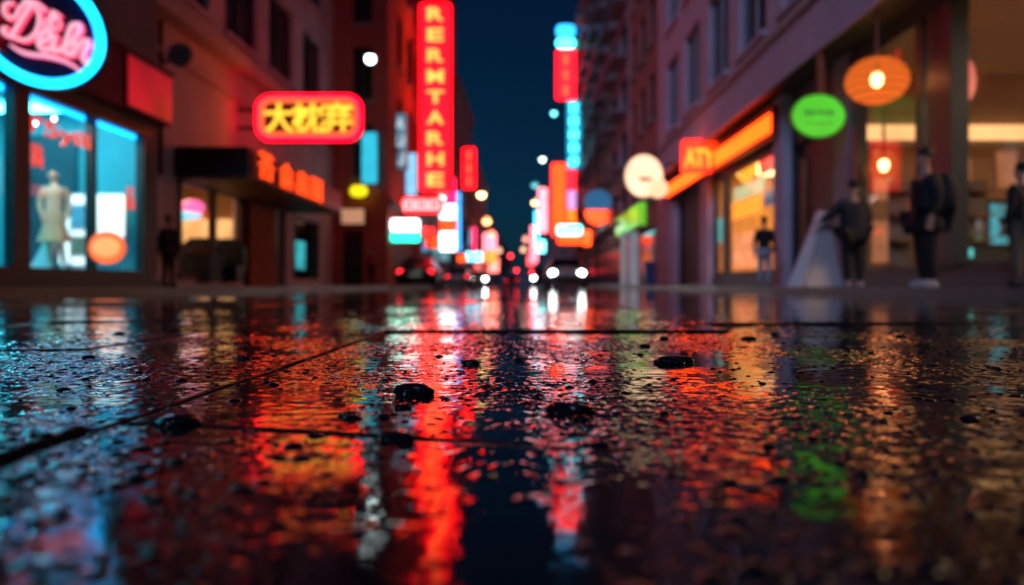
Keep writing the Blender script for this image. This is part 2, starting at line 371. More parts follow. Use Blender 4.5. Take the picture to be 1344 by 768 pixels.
# -- clothing shop (nearest on the left)
bl = thing('clothing_shop', 'dark rendered building with wide cyan lit display window under the oval neon sign', 'building', (-7.5, 5, 0))
mb = MB(); up = [(-4.2+k*3.4, -2.2+k*3.4, z, z+2.0) for k in range(6) for z in (6.6, 10.2)]
shop = [(4, 15.75, .36, 3.12)]
shell(mb, 1, -7.5, -8, 16.2, 13, up+shop, .2, 9)
mb.build('wall', PL_DARK, bl)
for h in up: window_y(bl, 1, -7.5, *h, sill=PL_DARK)
rm = MB(); x0, x1, ya, yb, z0, z1 = -7.72, -12.5, 3.6, 16.0, .36, 3.5
rm.quad((x1, ya, z0), (x1, yb, z0), (x1, yb, z1), (x1, ya, z1)); rm.quad((x0, yb, z0), (x1, yb, z0), (x1, yb, z1), (x0, yb, z1)); rm.quad((x0, ya, z0), (x1, ya, z0), (x1, ya, z1), (x0, ya, z1))
rm.quad((x0, ya, z1), (x1, ya, z1), (x1, yb, z1), (x0, yb, z1)); rm.quad((x0, ya, z0), (x1, ya, z0), (x1, yb, z0), (x0, yb, z0))
rm.build('interior', TEAL_W, bl)
for yy in (5.5, 8.5, 10.9, 12.6, 14.6): MB().box(-7.85, -10.4, yy, yy+.5, 3.4, 3.46).build('ceiling_light', CYAN_L, bl)
MB().box(-7.62, -7.68, 4, 15.7, 2.98, 3.1).build('blue_light_strip', emis('blue_strip', (.004, .32, 1.0), 4.5), bl)
MB().box(X(36, 15.9), X(101, 15.9), 15.86, 15.93, .4, Z(178, 15.9)).build('backdrop_panel', TEAL_D, bl)
f = MB()
for a, b in ((4, 4.15), (7.6, 7.85), (11.62, 12.0), (13.76, 13.86), (15.55, 15.75)): f.box(-7.46, -7.62, a, b, .36, 3.12)
f.box(-7.44, -7.6, 3.9, 15.85, .24, .4); f.box(-7.44, -7.6, 3.9, 15.85, 3.04, 3.2); f.build('window_frame', DARK, bl)
MB().box(-7.54, -7.56, 4.05, 15.6, .4, 3.04).build('window_pane', CLEAR, bl)
MB().box(-7.5, -7.38, -8, 16.2, .09, .24).build('plinth', DARK, bl)
for q in (0, 1, 2):
    MB().box(-8.25+q*.2, -8.15+q*.2, 13.0, 13.1, 3.3, 3.4).build('mannequin_fill', emis('warm_fill', (1, .72, .5), 220), bl)  # added out of view above the window head to warm the mannequin
# long lacquered fascia
fs = thing('shop_fascia', 'dark red lacquered fascia board above the cyan display window', 'fascia', (-7.45, 11, 3.3))
MB().box(-7.49, -7.2, 5, 16.2, 3.34, 4.35).build('board', mat('red_lacquer', (.16, .008, .012), .22, .2, 2), fs); MB().box(-7.49, -7.14, 5, 16.2, 4.353, 4.44).build('capping', DARK, fs)
lb = thing('red_glow_panel', 'red panel glowing with painted neon reflection at the end of the clothing shop fascia', 'glow panel', (-7.4, 15.4, 3.3))
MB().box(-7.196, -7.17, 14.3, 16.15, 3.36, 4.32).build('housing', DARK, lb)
MB().box(-7.168, -7.15, 14.35, 16.1, 3.39, 4.29).build('face', emis('painted_red_glow', (1, .006, .03), .27, .7, .7), lb)  # glow put into the panel imitates red neon reflected on metal
# neon oval sign
ns = thing('neon_sign', 'tilted oval neon sign with pink script lettering inside a cyan ring', 'neon sign', (X(48, 11), 11, Z(34, 11)))
k = 11/F; rot = -R(35); cx, cz = X(48, 11), Z(34, 11)
MB().ellipse(cx, cz, 97*k, 72*k, 11.04, 11.16, rot).build('backing_board', mat('navy_board', (.012, .008, .03), .35, .3, 4), ns)
def ell(a, b, y, n=64):
    return [(cx+a*math.cos(t)*math.cos(rot)-b*math.sin(t)*math.sin(rot), y, cz+a*math.cos(t)*math.sin(rot)+b*math.sin(t)*math.cos(rot)) for t in [2*math.pi*i/n for i in range(n)]]
MB().tube(ell(92*k, 67*k, 10.98), 6.0*k, 10, True).build('outer_tube', emis('cyan_tube', (.003, .48, 1), 5.5, .1), ns, smooth=True)
MB().tube(ell(90*k, 65*k, 10.925), 2.0*k, 8, True).build('inner_tube', emis('cyan_tube_bright', (.03, .62, 1.0), 1.2, K=5), ns, smooth=True)
def cat(pts, n=8):
    out = []
    P_ = [pts[0]]+list(pts)+[pts[-1]]
    for i in range(1, len(P_)-2):
        for j in range(n):
            t = j/n; a, b, c, d = (Vector(q) for q in P_[i-1:i+3])
            out.append(.5*((2*b)+(c-a)*t+(2*a-5*b+4*c-d)*t*t+(3*b-a-3*c+d)*t**3))
    out.append(Vector(P_[-2])); return out
S = 5.91
def stroke(pl, rad, taper=False):
    p3 = [(X(a/S, 10.93), 10.93, Z(b/S, 10.93)) for a, b in pl]; q = cat(p3); n = len(q)
    rs = [rad*k*(.45+.55*math.sin(math.pi*min(1, max(0, i/(n-1)))) if taper else 1) for i in range(n)]
    return q, rs
LET = {
 'letter_d': [([(95,20),(40,30),(30,95),(70,140),(120,120),(150,60),(215,20),(290,80),(300,180),(260,270),(190,310),(110,290),(40,265),(15,225),(50,215)], 3.6), ([(235,40),(190,110),(140,190),(90,270)], 4.2), ([(180,0),(260,10),(330,60),(345,90)], 2.6)],
 'letter_e': [([(300,335),(370,300),(390,250),(350,235),(305,290),(300,350),(345,385),(400,370)], 4.6)],
 'letter_i': [([(430,270),(415,330),(410,385),(445,395),(480,370)], 4.4)],
 'letter_l': [([(470,390),(550,330),(610,240),(600,190),(555,200),(520,290),(495,380),(520,420),(560,400)], 4.6)],
 'letter_n': [([(590,330),(575,390),(555,440)], 4.4), ([(565,420),(620,340),(660,310),(680,340),(650,400),(640,460),(670,480),(690,455)], 4.4)],
 'small_script': [([(405,75),(385,130),(350,160),(335,190),(360,205),(385,180),(420,90)], 1.9), ([(440,90),(405,170),(400,215),(430,215)], 1.9), ([(470,120),(435,140),(465,180),(445,225),(415,225)], 1.9)],
 'underline_swash': [([(75,345),(130,385),(220,415),(340,430),(450,455),(550,500),(640,570)], 3.6)],
}
PINK = emis('pink_tube', (1, .46, .58), 1.05, .08); PINK_D = emis('pink_glow_edge', (1, .08, .22), .9, K=2)
for nm, sl in LET.items():
    a, b = MB(), MB()
    for pl, rad in sl:
        q, rs = stroke(pl, rad*.62, nm == 'underline_swash'); a.tube(q, rs, 8)
        b.tube([(p.x, p.y+.05, p.z) for p in q], [r_*1.55 for r_ in rs], 8)  # halo of the letters put into wider glowing tubes behind them
    o = a.build(nm, PINK, ns, smooth=True); b.build('tube_halo', PINK_D, o, smooth=True)
MB().box(-7.5, cx-.6, 11.09, 11.15, cz+.2, cz+.28).build('bracket', DARK, ns)

# things in the shop window
WHITE_M = mat('white_cloth', (.75, .77, .78), .6, .08, 4)
# ---------------------------------------------------------------- people
def skin_obj(name, J, E, m, parent, root):
    names = list(J); names.remove(root); names = [root]+names; ix = {n_: i for i, n_ in enumerate(names)}
    me = bpy.data.meshes.new(name); me.from_pydata([J[n_][0] for n_ in names], [(ix[a], ix[b]) for a, b in E], []); me.update()
    o = bpy.data.objects.new(name, me); C.objects.link(o); me.materials.append(m); o.parent = parent
    o.modifiers.new('skin', 'SKIN')
    sv = me.skin_vertices[0].data
    for n_ in names:
        r = J[n_][1]; r = r if hasattr(r, '__len__') else (r, r); sv[ix[n_]].radius = r; sv[ix[n_]].use_root = (n_ == root)
    s = o.modifiers.new('subdivision', 'SUBSURF'); s.levels = 1; s.render_levels = 2
    for p in me.polygons: p.use_smooth = True
    o.modifiers['skin'].use_smooth_shade = True
    return o
SKIN = mat('skin', (.42, .24, .17), .55, .1, 12); HAIR = mat('black_hair', (.012, .01, .01), .5, .3, 40); EYE = mat('eye', (.02, .015, .012), .2, .1, 9)
def fig(H=1.75, arms=None, legs=None, lean=0):
    s = H/1.75; J = {}
    def a(n_, p, r):
        p = (p[0], p[1]-lean*max(0, p[2]-.95), p[2])
        J[n_] = (tuple(c*s for c in p), tuple(c*s for c in r) if hasattr(r, '__len__') else r*s)
    a('pelvis', (0, 0, .95), (.15, .11)); a('waist', (0, 0, 1.1), (.13, .1)); a('chest', (0, 0, 1.29), (.155, .11)); a('collar', (0, 0, 1.43), (.09, .075)); a('neck', (0, -.005, 1.51), .052)
    a('chin', (0, -.03, 1.575), (.055, .07)); a('face', (0, -.03, 1.64), (.072, .088)); a('skull', (0, -.015, 1.70), (.07, .085)); a('nose', (0, -.135, 1.625), .012)
    E = [('pelvis', 'waist'), ('waist', 'chest'), ('chest', 'collar'), ('collar', 'neck'), ('neck', 'chin'), ('chin', 'face'), ('face', 'skull'), ('face', 'nose')]
    for sd, q in ((-1, 'l'), (1, 'r')):
        ar = (arms or {}).get(q, ((sd*.24, .02, 1.13), (sd*.26, -.06, .89)))
        sh = (sd*.175, 0, 1.40); el, wr = ar
        a('shoulder'+q, sh, .062); a('elbow'+q, el, .043); a('wrist'+q, wr, .028)
        d = (Vector(wr)-Vector(el)).normalized(); side = Vector((0, 1, 0)); nrm = d.cross(side).normalized(); side = nrm.cross(d)
        pm = Vector(wr)+d*.075; a('palm'+q, tuple(pm), (.038, .018)); E += [('chest', 'shoulder'+q), ('shoulder'+q, 'elbow'+q), ('elbow'+q, 'wrist'+q), ('wrist'+q, 'palm'+q)]
        for i in range(4):
            o_ = (i-1.5)*.021; ln = (.07, .08, .076, .058)[i]
            p1 = pm+side*o_+d*.02; p2 = pm+side*o_*1.1+d*(.03+ln*.55)+nrm*.008*sd; p3 = pm+side*o_*1.1+d*(.03+ln)+nrm*.03*sd
            for t, pp in zip('abc', (p1, p2, p3)): a(f'f{i}{t}{q}', tuple(pp), .0095)
            E += [('palm'+q, f'f{i}a{q}'), (f'f{i}a{q}', f'f{i}b{q}'), (f'f{i}b{q}', f'f{i}c{q}')]
        t1 = Vector(wr)+d*.035-side*.035; t2 = t1+d*.04-side*.018; a('t1'+q, tuple(t1), .012); a('t2'+q, tuple(t2), .010); E += [('wrist'+q, 't1'+q), ('t1'+q, 't2'+q)]
        kn, an = (legs or {}).get(q, ((sd*.10, -.02, .51), (sd*.105, .03, .09)))
        a('hip'+q, (sd*.09, 0, .9), .085); a('knee'+q, kn, .058); a('ankle'+q, an, .04); a('toe'+q, (an[0]+sd*.02, an[1]-.16, .035), (.04, .028))
        E += [('pelvis', 'hip'+q), ('hip'+q, 'knee'+q), ('knee'+q, 'ankle'+q), ('ankle'+q, 'toe'+q)]
    return J, E, s
def grow(J, keys, k, edges, rad=None):
    return {n_: (J[n_][0], tuple(c*k for c in (J[n_][1] if hasattr(J[n_][1], '__len__') else (J[n_][1],)*2))) for n_ in keys}
def person(label, loc, rz, H, top, bottom, shoe, arms=None, legs=None, hair=HAIR, skin=SKIN, bulk=1.5, leg_bulk=1.35, lean=0, name='person', cat_='person', group=None, long_coat=False):
    r = thing(name, label, cat_, loc, group, rz); J, E, s = fig(H, arms, legs, lean)
    skin_obj('body', J, E, skin, r, 'pelvis')
    tk = ['waist', 'chest', 'collar']+[p+q for p in ('shoulder', 'elbow', 'wrist') for q in 'lr']
    T = grow(J, tk, bulk, None)
    T['hem'] = ((0, J['pelvis'][0][1], (.62 if long_coat else .86)*s), (.17*s*bulk, .125*s*bulk))
    T['wristl'] = (T['wristl'][0], (.036*s*bulk**.5,)*2); T['wristr'] = (T['wristr'][0], (.036*s*bulk**.5,)*2)
    te = [('hem', 'waist'), ('waist', 'chest'), ('chest', 'collar')]+[e for q in 'lr' for e in (('chest', 'shoulder'+q), ('shoulder'+q, 'elbow'+q), ('elbow'+q, 'wrist'+q))]
    skin_obj('jacket', T, te, top, r, 'waist')
    B = grow(J, ['pelvis']+[p+q for p in ('hip', 'knee', 'ankle') for q in 'lr'], leg_bulk, None)
    if bottom: skin_obj('trousers', B, [e for q in 'lr' for e in (('pelvis', 'hip'+q), ('hip'+q, 'knee'+q), ('knee'+q, 'ankle'+q))], bottom, r, 'pelvis')
    if shoe:
        for q in 'lr':
            an, to = Vector(J['ankle'+q][0]), Vector(J['toe'+q][0]); h = MB()
            d = (to-an); d.z = 0; L = d.length
            h.xf = Matrix.Translation((an.x, an.y, 0)) @ Matrix.Rotation(math.atan2(d.x, -d.y), 4, 'Z')
            h.lathe([(.9, 0), (1, .015), (1, .04), (.85, .075), (.55, .10), (.3, .11)], (0, -L*.35, 0), 18, .05*s, .14*s); h.build('shoe', shoe, r, True, True)
    if hair:
        sk = Vector(J['skull'][0]); MB().ball((sk.x, sk.y+.018*s, sk.z+.012*s), .088*s, .103*s, .085*s).build('hair', hair, r, True, True)
    fc = Vector(J['face'][0])
    for sd in (-1, 1):
        MB().ball((fc.x+sd*.032*s, fc.y-.083*s, fc.z+.015*s), .011*s, .008*s, .008*s, 10, 6).build('eye', EYE, r, True, True)
        MB().ball((fc.x+sd*.078*s, fc.y+.01*s, fc.z-.005*s), .012*s, .022*s, .034*s, 10, 6).build('ear', skin, r, True, True)
    MB().ball((fc.x, fc.y-.083*s, fc.z-.052*s), .024*s, .006*s, .006*s, 10, 6).build('mouth', mat('lips', (.3, .09, .08), .5, .1, 9), r, True, True)
    return r
BEIGE = mat('beige_cloth', (.80, .42, .25), .8, .1, 6)
mq = person('mannequin in a belted beige dress standing on the cyan shop display floor', (X(71, 14.2), 14.2, .4), R(20), 1.80, BEIGE, None, WHITE_M,
            arms={'l': ((-.23, .03, 1.14), (-.16, -.12, .93)), 'r': ((.23, .03, 1.14), (.2, -.1, .9))}, legs={'l': ((-.07, -.06, .5), (-.05, .0, .09)), 'r': ((.1, .0, .5), (.14, .06, .09))}, hair=None, skin=mat('mannequin_skin', (.8, .45, .30), .4, .05, 3), name='mannequin', cat_='mannequin', long_coat=True, bulk=.98)
dp = MB()
n_ = 24; ringt = [(X(71, 14.2)+.19*math.cos(6.283*i/n_), 14.2+.15*math.sin(6.283*i/n_), 1.2) for i in range(n_)]; ringb = [(X(71, 14.2)+(.27+.02*math.sin(i*2.1))*math.cos(6.283*i/n_), 14.2+.23*math.sin(6.283*i/n_), .9) for i in range(n_)]
dp.add(ringt+ringb, [(i, (i+1) % n_, (i+1) % n_+n_, i+n_) for i in range(n_)]); dp.xf = None
o = MB(); o.v = [tuple(Vector(p)-mq.location) for p in dp.v]; o.v = [tuple(Matrix.Rotation(-R(20), 3, 'Z') @ Vector(p)) for p in o.v]; o.f = dp.f; o.build('skirt', BEIGE, mq, True, True)
WL = emis('white_lightbox_face', (.75, .97, 1), 1.25)
def display(name, label, u0, v0, u1, v1, y, d=.12, m=WL, cat_='display'):
    t = thing(name, label, cat_, (X((u0+u1)/2, y), y, Z(v1, y)))
    MB().box(X(u0, y), X(u1, y), y+.02, y+d, Z(v1, y), Z(v0, y)).build('housing', mat('white_paint', (.7, .72, .74), .4, .06, 4), t)
    MB().box(X(u0, y)+.02, X(u1, y)-.02, y-.005, y+.018, Z(v1, y)+.02, Z(v0, y)-.02).build('face', m, t); return t
display('white_lightbox', 'blank white lightbox on the inner wall of the clothing shop', 126, 254, 164, 312, 15.5, m=emis('bright_white_face', (.85, 1, 1), 1.3))
display('display_board', 'tall white board standing right of the mannequin', 76, 284, 92, 348, 15.0)
wb = thing('fabric_drape', 'white triangular drape spread on the floor beside the mannequin legs', 'drape', (X(60, 14.5), 14.5, .4))
MB().prism([(X(40, 14.5), .42), (X(62, 14.5), .42), (X(84, 14.5), Z(280, 14.5)), (X(74, 14.5), Z(292, 14.5))], 14.45, 14.55).build('cloth', WHITE_M, wb); MB().box(X(40, 14.5), X(62, 14.5), 14.4, 14.6, .36, .42).build('hem', WHITE_M, wb)
st = thing('display_stand', 'white stand with a blue and a green poster near the shop mullion', 'stand', (X(105, 14.8), 14.8, .4))
MB().box(X(93, 14.8), X(119, 14.8), 14.82, 15.0, .38, Z(254, 14.8)).build('rack', WHITE_M, st)
for a, b, m in ((256, 268, WL), (271, 298, emis('blue_poster', (.02, .35, .6), .7, .5, 12)), (302, 310, WL), (312, 334, emis('green_poster', (.01, .20, .17), .6, .5, 14)), (337, 348, WL)):
    MB().box(X(94, 14.8), X(118, 14.8), 14.79, 14.817, Z(b, 14.8), Z(a, 14.8)).build('poster', m, st)
og = thing('round_sign', 'glowing orange oval sign mounted low on the clothing shop window post', 'sign', (-7.2, 13.7, .6))
xo = X(141, 13.7); zo = Z(325, 13.7); MB().ellipse(xo-.02, zo, .31, .28, 13.7, 13.76).build('disc', emis('orange_disc', (1, .13, .012), 1.15), og); MB().ellipse(xo-.02, zo, .24, .17, 13.685, 13.697).build('inner_disc', emis('orange_disc_inner', (1, .28, .08), 1.5), og)
MB().box(-7.46, xo-.2, 13.78, 13.82, zo-.03, zo+.03).build('bracket', DARK, og)
RTX = emis('red_window_lettering', (1, .06, .03), .85)
t = thing('window_lettering', 'red lettering on the clothing shop glass above the mannequin', 'lettering', (-7.53, 12.8, 2.5))
m_ = MB(); text_street(m_, "I'5yill", -7.53, 12.95, 2.56, 1.75, .34, 1, .012); m_.build('text_row', RTX, t)
m_ = MB(); text_street(m_, '装', -7.53, 12.26, 2.12, .34, .36, 1, .012); m_.build('character', RTX, t)
m_ = MB(); text_street(m_, '品', -7.53, 15.15, 1.78, .3, .42, 1, .012); tag(m_.build('window_character', RTX), 'small red character on the far pane of the clothing shop', 'lettering')
FB = emis('fairy_bulb', (.9, 1, 1), 14)
for u, v, y in ((8, 148, 12.5), (16, 158, 12.8), (71, 156, 13.6), (46, 162, 13.2), (12, 240, 12.6)):
    o = MB().ball((X(u, y), y, Z(v, y)), .025, .025, .025, 10, 6).build('spotlight_bulb', FB); tag(o, 'tiny white spotlight bulb inside the cyan clothing shop', 'bulb', 'spotlight bulbs of the clothing shop')

# -- restaurant building
rb = thing('restaurant_building', 'mauve rendered building with stone ledge above a dark canopied restaurant', 'building', (-8, 24, 0))
mb = MB(); up = [(y, y+2.5, z, z+2.5) for y in (17.6, 21.2, 24.8, 28.6) for z in (6.9, 10.6, 14.3)]
h2 = [(18.3, 22.4, .35, 2.55), (25.0, 26.6, .09, 2.5), (27.4, 30.6, .35, 2.5)]
shell(mb, 1, -8, 16.25, 33, 19, up+h2, .25, 9); mb.build('wall', PL_MAUVE, rb)
for h in up: window_y(rb, 1, -8, *h, sill=PL_MAUVE)
MB().box(-8, -7.55, 16.3, 32.95, 5.95, 6.3).build('ledge', mat('pale_stone', (.42, .36, .36), .7, .15, 2), rb)
MB().box(-8, -7.9, 16.3, 32.95, 5.2, 5.28).build('moulding', PL_MAUVE, rb)
MB().tube([(-7.93, 17.3, 2.5), (-7.93, 17.3, 5.9)], .05).build('drainpipe', DARK, rb)
WARM_W = mat('warm_interior_wall', (.42, .25, .12), .7, .2, 2)
rm = MB(); x1 = -13; ya, yb = 17.8, 23.6
rm.quad((x1, ya, .2), (x1, yb, .2), (x1, yb, 3), (x1, ya, 3)); rm.quad((-8.27, yb, .2), (x1, yb, .2), (x1, yb, 3), (-8.27, yb, 3)); rm.quad((-8.27, ya, .2), (x1, ya, .2), (x1, ya, 3), (-8.27, ya, 3)); rm.quad((-8.27, ya, 3), (x1, ya, 3), (x1, yb, 3), (-8.27, yb, 3)); rm.quad((-8.27, ya, .2), (x1, ya, .2), (x1, yb, .2), (-8.27, yb, .2))
rm.build('interior', WARM_W, rb)
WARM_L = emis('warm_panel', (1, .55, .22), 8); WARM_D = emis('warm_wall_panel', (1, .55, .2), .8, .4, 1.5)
MB().box(-9, -11.5, 19.5, 21.5, 2.93, 2.98).build('ceiling_light', WARM_L, rb)
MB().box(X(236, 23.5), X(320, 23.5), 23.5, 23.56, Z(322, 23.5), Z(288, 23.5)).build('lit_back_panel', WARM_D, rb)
f = MB()
for a, b in ((18.3, 18.45), (20.3, 20.5), (22.2, 22.4), (27.4, 27.5), (30.5, 30.6)): f.box(-7.95, -8.1, a, b, .35, 2.55 if a < 25 else 2.5)
f.box(-7.93, -8.08, 18.25, 22.45, .28, .42); f.box(-7.93, -8.08, 18.25, 22.45, 2.5, 2.62); f.build('window_frame', mat('dark_wood', (.05, .02, .014), .5, .3, 5), rb)
MB().box(-8.02, -8.04, 18.4, 22.3, .4, 2.52).build('window_pane', CLEAR, rb)
MB().box(-8.16, -8.2, 25, 26.6, .09, 2.5).build('door', mat('brown_door', (.06, .022, .015), .45, .3, 3), rb); MB().box(-8.1, -8.158, 25.15, 25.22, .9, 1.4).build('handle', mat('brass', (.5, .35, .15), .35, .1, 5, 1), rb)
MB().box(-7.8, -7.996, 22.55, 24.9, .09, 2.55).build('timber_panel', mat('mahogany', (.22, .05, .035), .9, .35, 2.5), rb)
MB().box(-8.2, -8.25, 27.4, 30.6, .35, 2.5).build('side_window', WIN, rb)
MB().box(-8.14, -8.195, 28.3, 29.4, .7, 1.7).build('menu_screen', emis('teal_screen', (.05, .75, .85), .5, .5, 3), rb)
cn = thing('restaurant_canopy', 'black box canopy carrying four orange characters over the restaurant front', 'canopy', (-7, 22, 2.6))
MB().box(-7.995, -6.3, 18.1, 27.2, 2.62, 3.28).build('canopy_box', mat('black_panel', (.010, .012, .016), .4, .3, 2), cn)
MB().box(-7.9, -6.4, 18.2, 27.1, 2.56, 2.617).build('soffit', mat('soffit_wood', (.16, .09, .06), .6, .2, 4), cn)
MB().box(-6.298, -6.27, 18.3, 23.9, 2.7, 3.22).build('name_board', mat('dark_red_board', (.10, .01, .02), .5, .2, 4), cn)
OTX = emis('orange_characters', (1, .06, .004), 2.0, .1)
for ch, u, v in zip('荅俞畠園', (350, 376.5, 397.5, 416), (222, 235, 243, 250)):
    y = 6.25*F/(UC-u); m_ = MB(); text_street(m_, ch, -6.25, y, 2.97 if ch != '荅' else 2.99, 1.15, .66, 1, .0, .02); m_.build('character', OTX, cn)
for (u, v, rx, rz, m, lbl) in ((252, 272, .32, .2, emis('pink_lamp', (1, .12, .35), 1.5), 'pink glowing pendant lamp in the restaurant window'), (244, 283, .42, .12, emis('cyan_lamp', (.15, .8, 1), 1.1), 'pale cyan oblong lamp in the restaurant window')):
    y = 20.6; t = thing('pendant_lamp', lbl, 'lamp', (X(u, y), y, Z(v, y))); MB().ball((X(u, y), y, Z(v, y)), rx, rx*.7, rz).build('shade', m, t, smooth=True); MB().tube([(X(u, y), y, Z(v, y)+rz*.9), (X(u, y), y, 2.98)], .012).build('cord', DARK, t)
for i, (u, v, y) in enumerate(((264, 312, 20.8), (293, 313, 21.5))):
    t = thing('restaurant_booth', ('dark high-backed booth seat' if i == 0 else 'second dark booth seat')+' behind the restaurant glass', 'seat', (X(u, y), y, .2))
    w = .55; xx = X(u, y); z = Z(v, y); MB().prism([(xx-w, .5), (xx+w, .5), (xx+w, z-.25), (xx+w*.5, z), (xx-w*.5, z), (xx-w, z-.2)], y, y+.2).build('backrest', DARK, t); MB().box(xx-w, xx+w, y-.5, y-.005, .2, .65).build('seat', DARK, t)
y = 19.4; t = thing('dining_table', 'low table with dark blue cloth behind the restaurant glass', 'table', (X(255, y), y, .2)); MB().box(X(233, y), X(276, y), y, y+.7, .2, .85).build('cloth', mat('blue_cloth', (.02, .06, .10), .7, .2, 5), t); MB().box(X(231, y), X(278, y), y-.04, y+.74, .853, .89).build('tabletop', DARK, t)
# satellite dish on the wall
t = thing('satellite_dish', 'dark round dish on the mauve wall right of the clothing shop', 'dish', (-7.7, 17.4, 5.2))
zz = Z(72, 17.2); MB().ellipse(X(236, 17.2), zz, .26, .26, 17.18, 17.26).build('reflector', mat('dish_grey', (.10, .15, .18), .5, .2, 5), t); MB().tube([(X(236, 17.2), 17.26, zz), (-8.0, 17.5, zz-.1)], .04).build('arm', DARK, t)

# -- brick building on the left, standing forward
bb = thing('brick_building', 'tall red brick building standing forward behind the red vertical sign', 'building', (-6, 36, 0))
mb = MB(); up = [(y, y+1.6, z, z+2.4) for y in (35.2, 38.2, 40.9) for z in (6.2, 9.9, 13.6, 17.3, 21)]
shell(mb, 1, -5.7, 33, 43.2, 28, up+[(34.2, 42.4, .2, 2.7)], .25, 9)
mb.f = [q for q in mb.f if not all(abs(mb.v[i][1]-33) < 1e-6 for i in q)]
fr_ = [(X(a, 33), X(b, 33), z, z+2.2) for a, b in ((463, 489),) for z in (4.6, 7.8, 10.6+.4, 14.4, 17.8)]+[(-7.6, -6.75, .09, 2.4)]
facade(mb, 'x', 33, -14.5, -5.7, 0, 28, fr_, .25, -1); mb.build('wall', BRK, bb)
for h in up: window_y(bb, 1, -5.7, *h, sill=PL_CONC)
for h in fr_[:-1]: window_x(bb, 33, *h, sill=PL_CONC)
MB().box(-7.6, -6.75, 33.2, 33.26, .09, 2.4).build('door', DARK, bb); MB().box(-5.95, -5.99, 34.2, 42.4, .2, 2.7).build('shutter', mat('grey_shutter', (.12, .12, .13), .6, .2, 9), bb)
for z in (3.4, 16.6): MB().box(-5.699, -5.5, 32.9, 43.2, z, z+.3).build('cornice', PL_CONC, bb)
# -- further left buildings
def block(name, label, side, xf, y0, y1, z1, m, wy, wz, ww, wh, back=9, balcony=None, maxw=90, ground=True):
    t = thing(name, label, 'building', (xf, y0, 0)); mb = MB(); hs = []
    y = y0+1
    while y+ww < y1-.4:
        z = 4.2
        while z+wh < z1-.6 and len(hs) < maxw: hs.append((y, y+ww, z, z+wh)); z += wz
        y += wy
    gf = [(y0+1, y1-1, .2, 2.9)] if ground else []
    shell(mb, side, xf, y0, y1, z1, hs+gf, .25, back); mb.build('wall', m, t)
    if gf: MB().box(xf-side*.25, xf-side*.3, y0+1, y1-1, .2, 2.9).build('shopfront', WIN, t)
    proto = None
    for h in hs:
        if proto is None: proto = window_y(t, side, xf, *h, sill=PL_CONC); p0 = h
        else: copy_tree(proto, t, (0, h[0]-p0[0], h[2]-p0[2]))
    if balcony:
        pb = None
        for h in hs:
            if pb is None:
                pb = MB().box(xf+side*.003, xf+side*.9, h[0]-.3, h[1]+.3, h[2]-.5, h[2]-.35).build('balcony', PL_CONC, t)
                MB().box(xf+side*.86, xf+side*.9, h[0]-.3, h[1]+.3, h[2]-.347, h[2]+.55).build('railing', balcony, pb); b0 = h
            else: copy_tree(pb, t, (0, h[0]-b0[0], h[2]-b0[2]))
    MB().box(xf+side*.25, xf-side*.3, y0, y1, z1+.003, z1+.5).build('parapet', m, t)
    return t
block('apartment_building', 'dark tall block beyond the brick building on the left', 1, -5.72, 43.3, 66, 27, mat('dark_block_render', (.12, .11, .14), .8, .2, .6), 3.3, 3.4, 1.7, 2.0)
block('apartment_building', 'low dim building behind the small red vertical sign', 1, -5.72, 66.1, 84, 17, PL_CONC, 3.6, 3.5, 1.9, 2)
block('apartment_building', 'plain grey building beside the far amber street lamps', 1, -5.72, 84.1, 116, 13.5, PL_GREY, 4, 3.6, 2.2, 2)
block('apartment_building', 'lowest dark row of the far left side of the street', 1, -5.72, 116.1, 170, 10, PL_DARK, 5, 3.6, 2.4, 2)
block('apartment_building', 'furthest left row near the end of the street', 1, -5.72, 170.1, 260, 10, PL_CONC, 7, 3.4, 3, 2)

# ================================================================== RIGHT SIDE BUILDINGS
PL_R = mat('mauve_stucco', (.52, .44, .56), .8, .16, .8)
cb = thing('cafe_building', 'mauve stucco building with a cafe and an orange noodle shop at street level', 'building', (6, 20, 0))
mb = MB(); up = [(y, y+2.55, z, z+2.9) for y in (5.2, 8.8, 12.5, 16.2, 19.9, 23.6, 27.5, 31.3) for z in (6.5, 10.8, 15.1)]
XF, XG = 6.0, 6.7
# upper wall (with windows) from z 4.95 up; ground floor set back to XG
facade(mb, 'y', XF, -4, 36, 4.95, 20, up, .25, -1)
for yy in (-4, 36): mb.quad((XF, yy, 4.95), (15, yy, 4.95), (15, yy, 20), (XF, yy, 20)); mb.quad((XG, yy, 0), (15, yy, 0), (15, yy, 4.95), (XG, yy, 4.95))
mb.quad((15, -4, 0), (15, 36, 0), (15, 36, 20), (15, -4, 20)); mb.quad((XF, -4, 20), (XF, 36, 20), (15, 36, 20), (15, -4, 20))
gh = [(4, 16.1, .42, 4.6), (17.7, 20.0, .09, 3.6), (20.8, 28.1, .5, 3.75), (29.6, 34.6, .09, 3.7)]
mb.build('upper_wall', PL_R, cb)
for h in up: window_y(cb, -1, XF, *h, m=mat('pale_frame', (.34, .32, .37), .5, .15, 4), sill=PL_R)
g = MB(); facade(g, 'y', XG, -4, 36, 0, 4.95, gh, .15, -1); g.build('shopfront_wall', mat('charcoal_shopfront', (.045, .05, .06), .55, .25, 2), cb)
MB().quad((XF, -4, 4.952), (XF, 36, 4.952), (XG+.2, 36, 4.952), (XG+.2, -4, 4.952)).build('soffit', mat('soffit_panel', (.10, .09, .085), .5, .2, 3), cb)
MB().box(XF-.1, XF-.003, -4, 36, 6.05, 6.2).build('sill_course', mat('pale_course', (.42, .38, .40), .7, .15, 2), cb)
MB().box(XF-.06, XF-.003, -4, 36, 4.9, 5.0).build('lower_trim', PL_R, cb)
for a, b in ((20.05, 20.75), (34.7, 36), (28.2, 29.5)): MB().box(6.45, XG-.003, a, b, .09, 4.94).build('pillar', PL_R, cb)
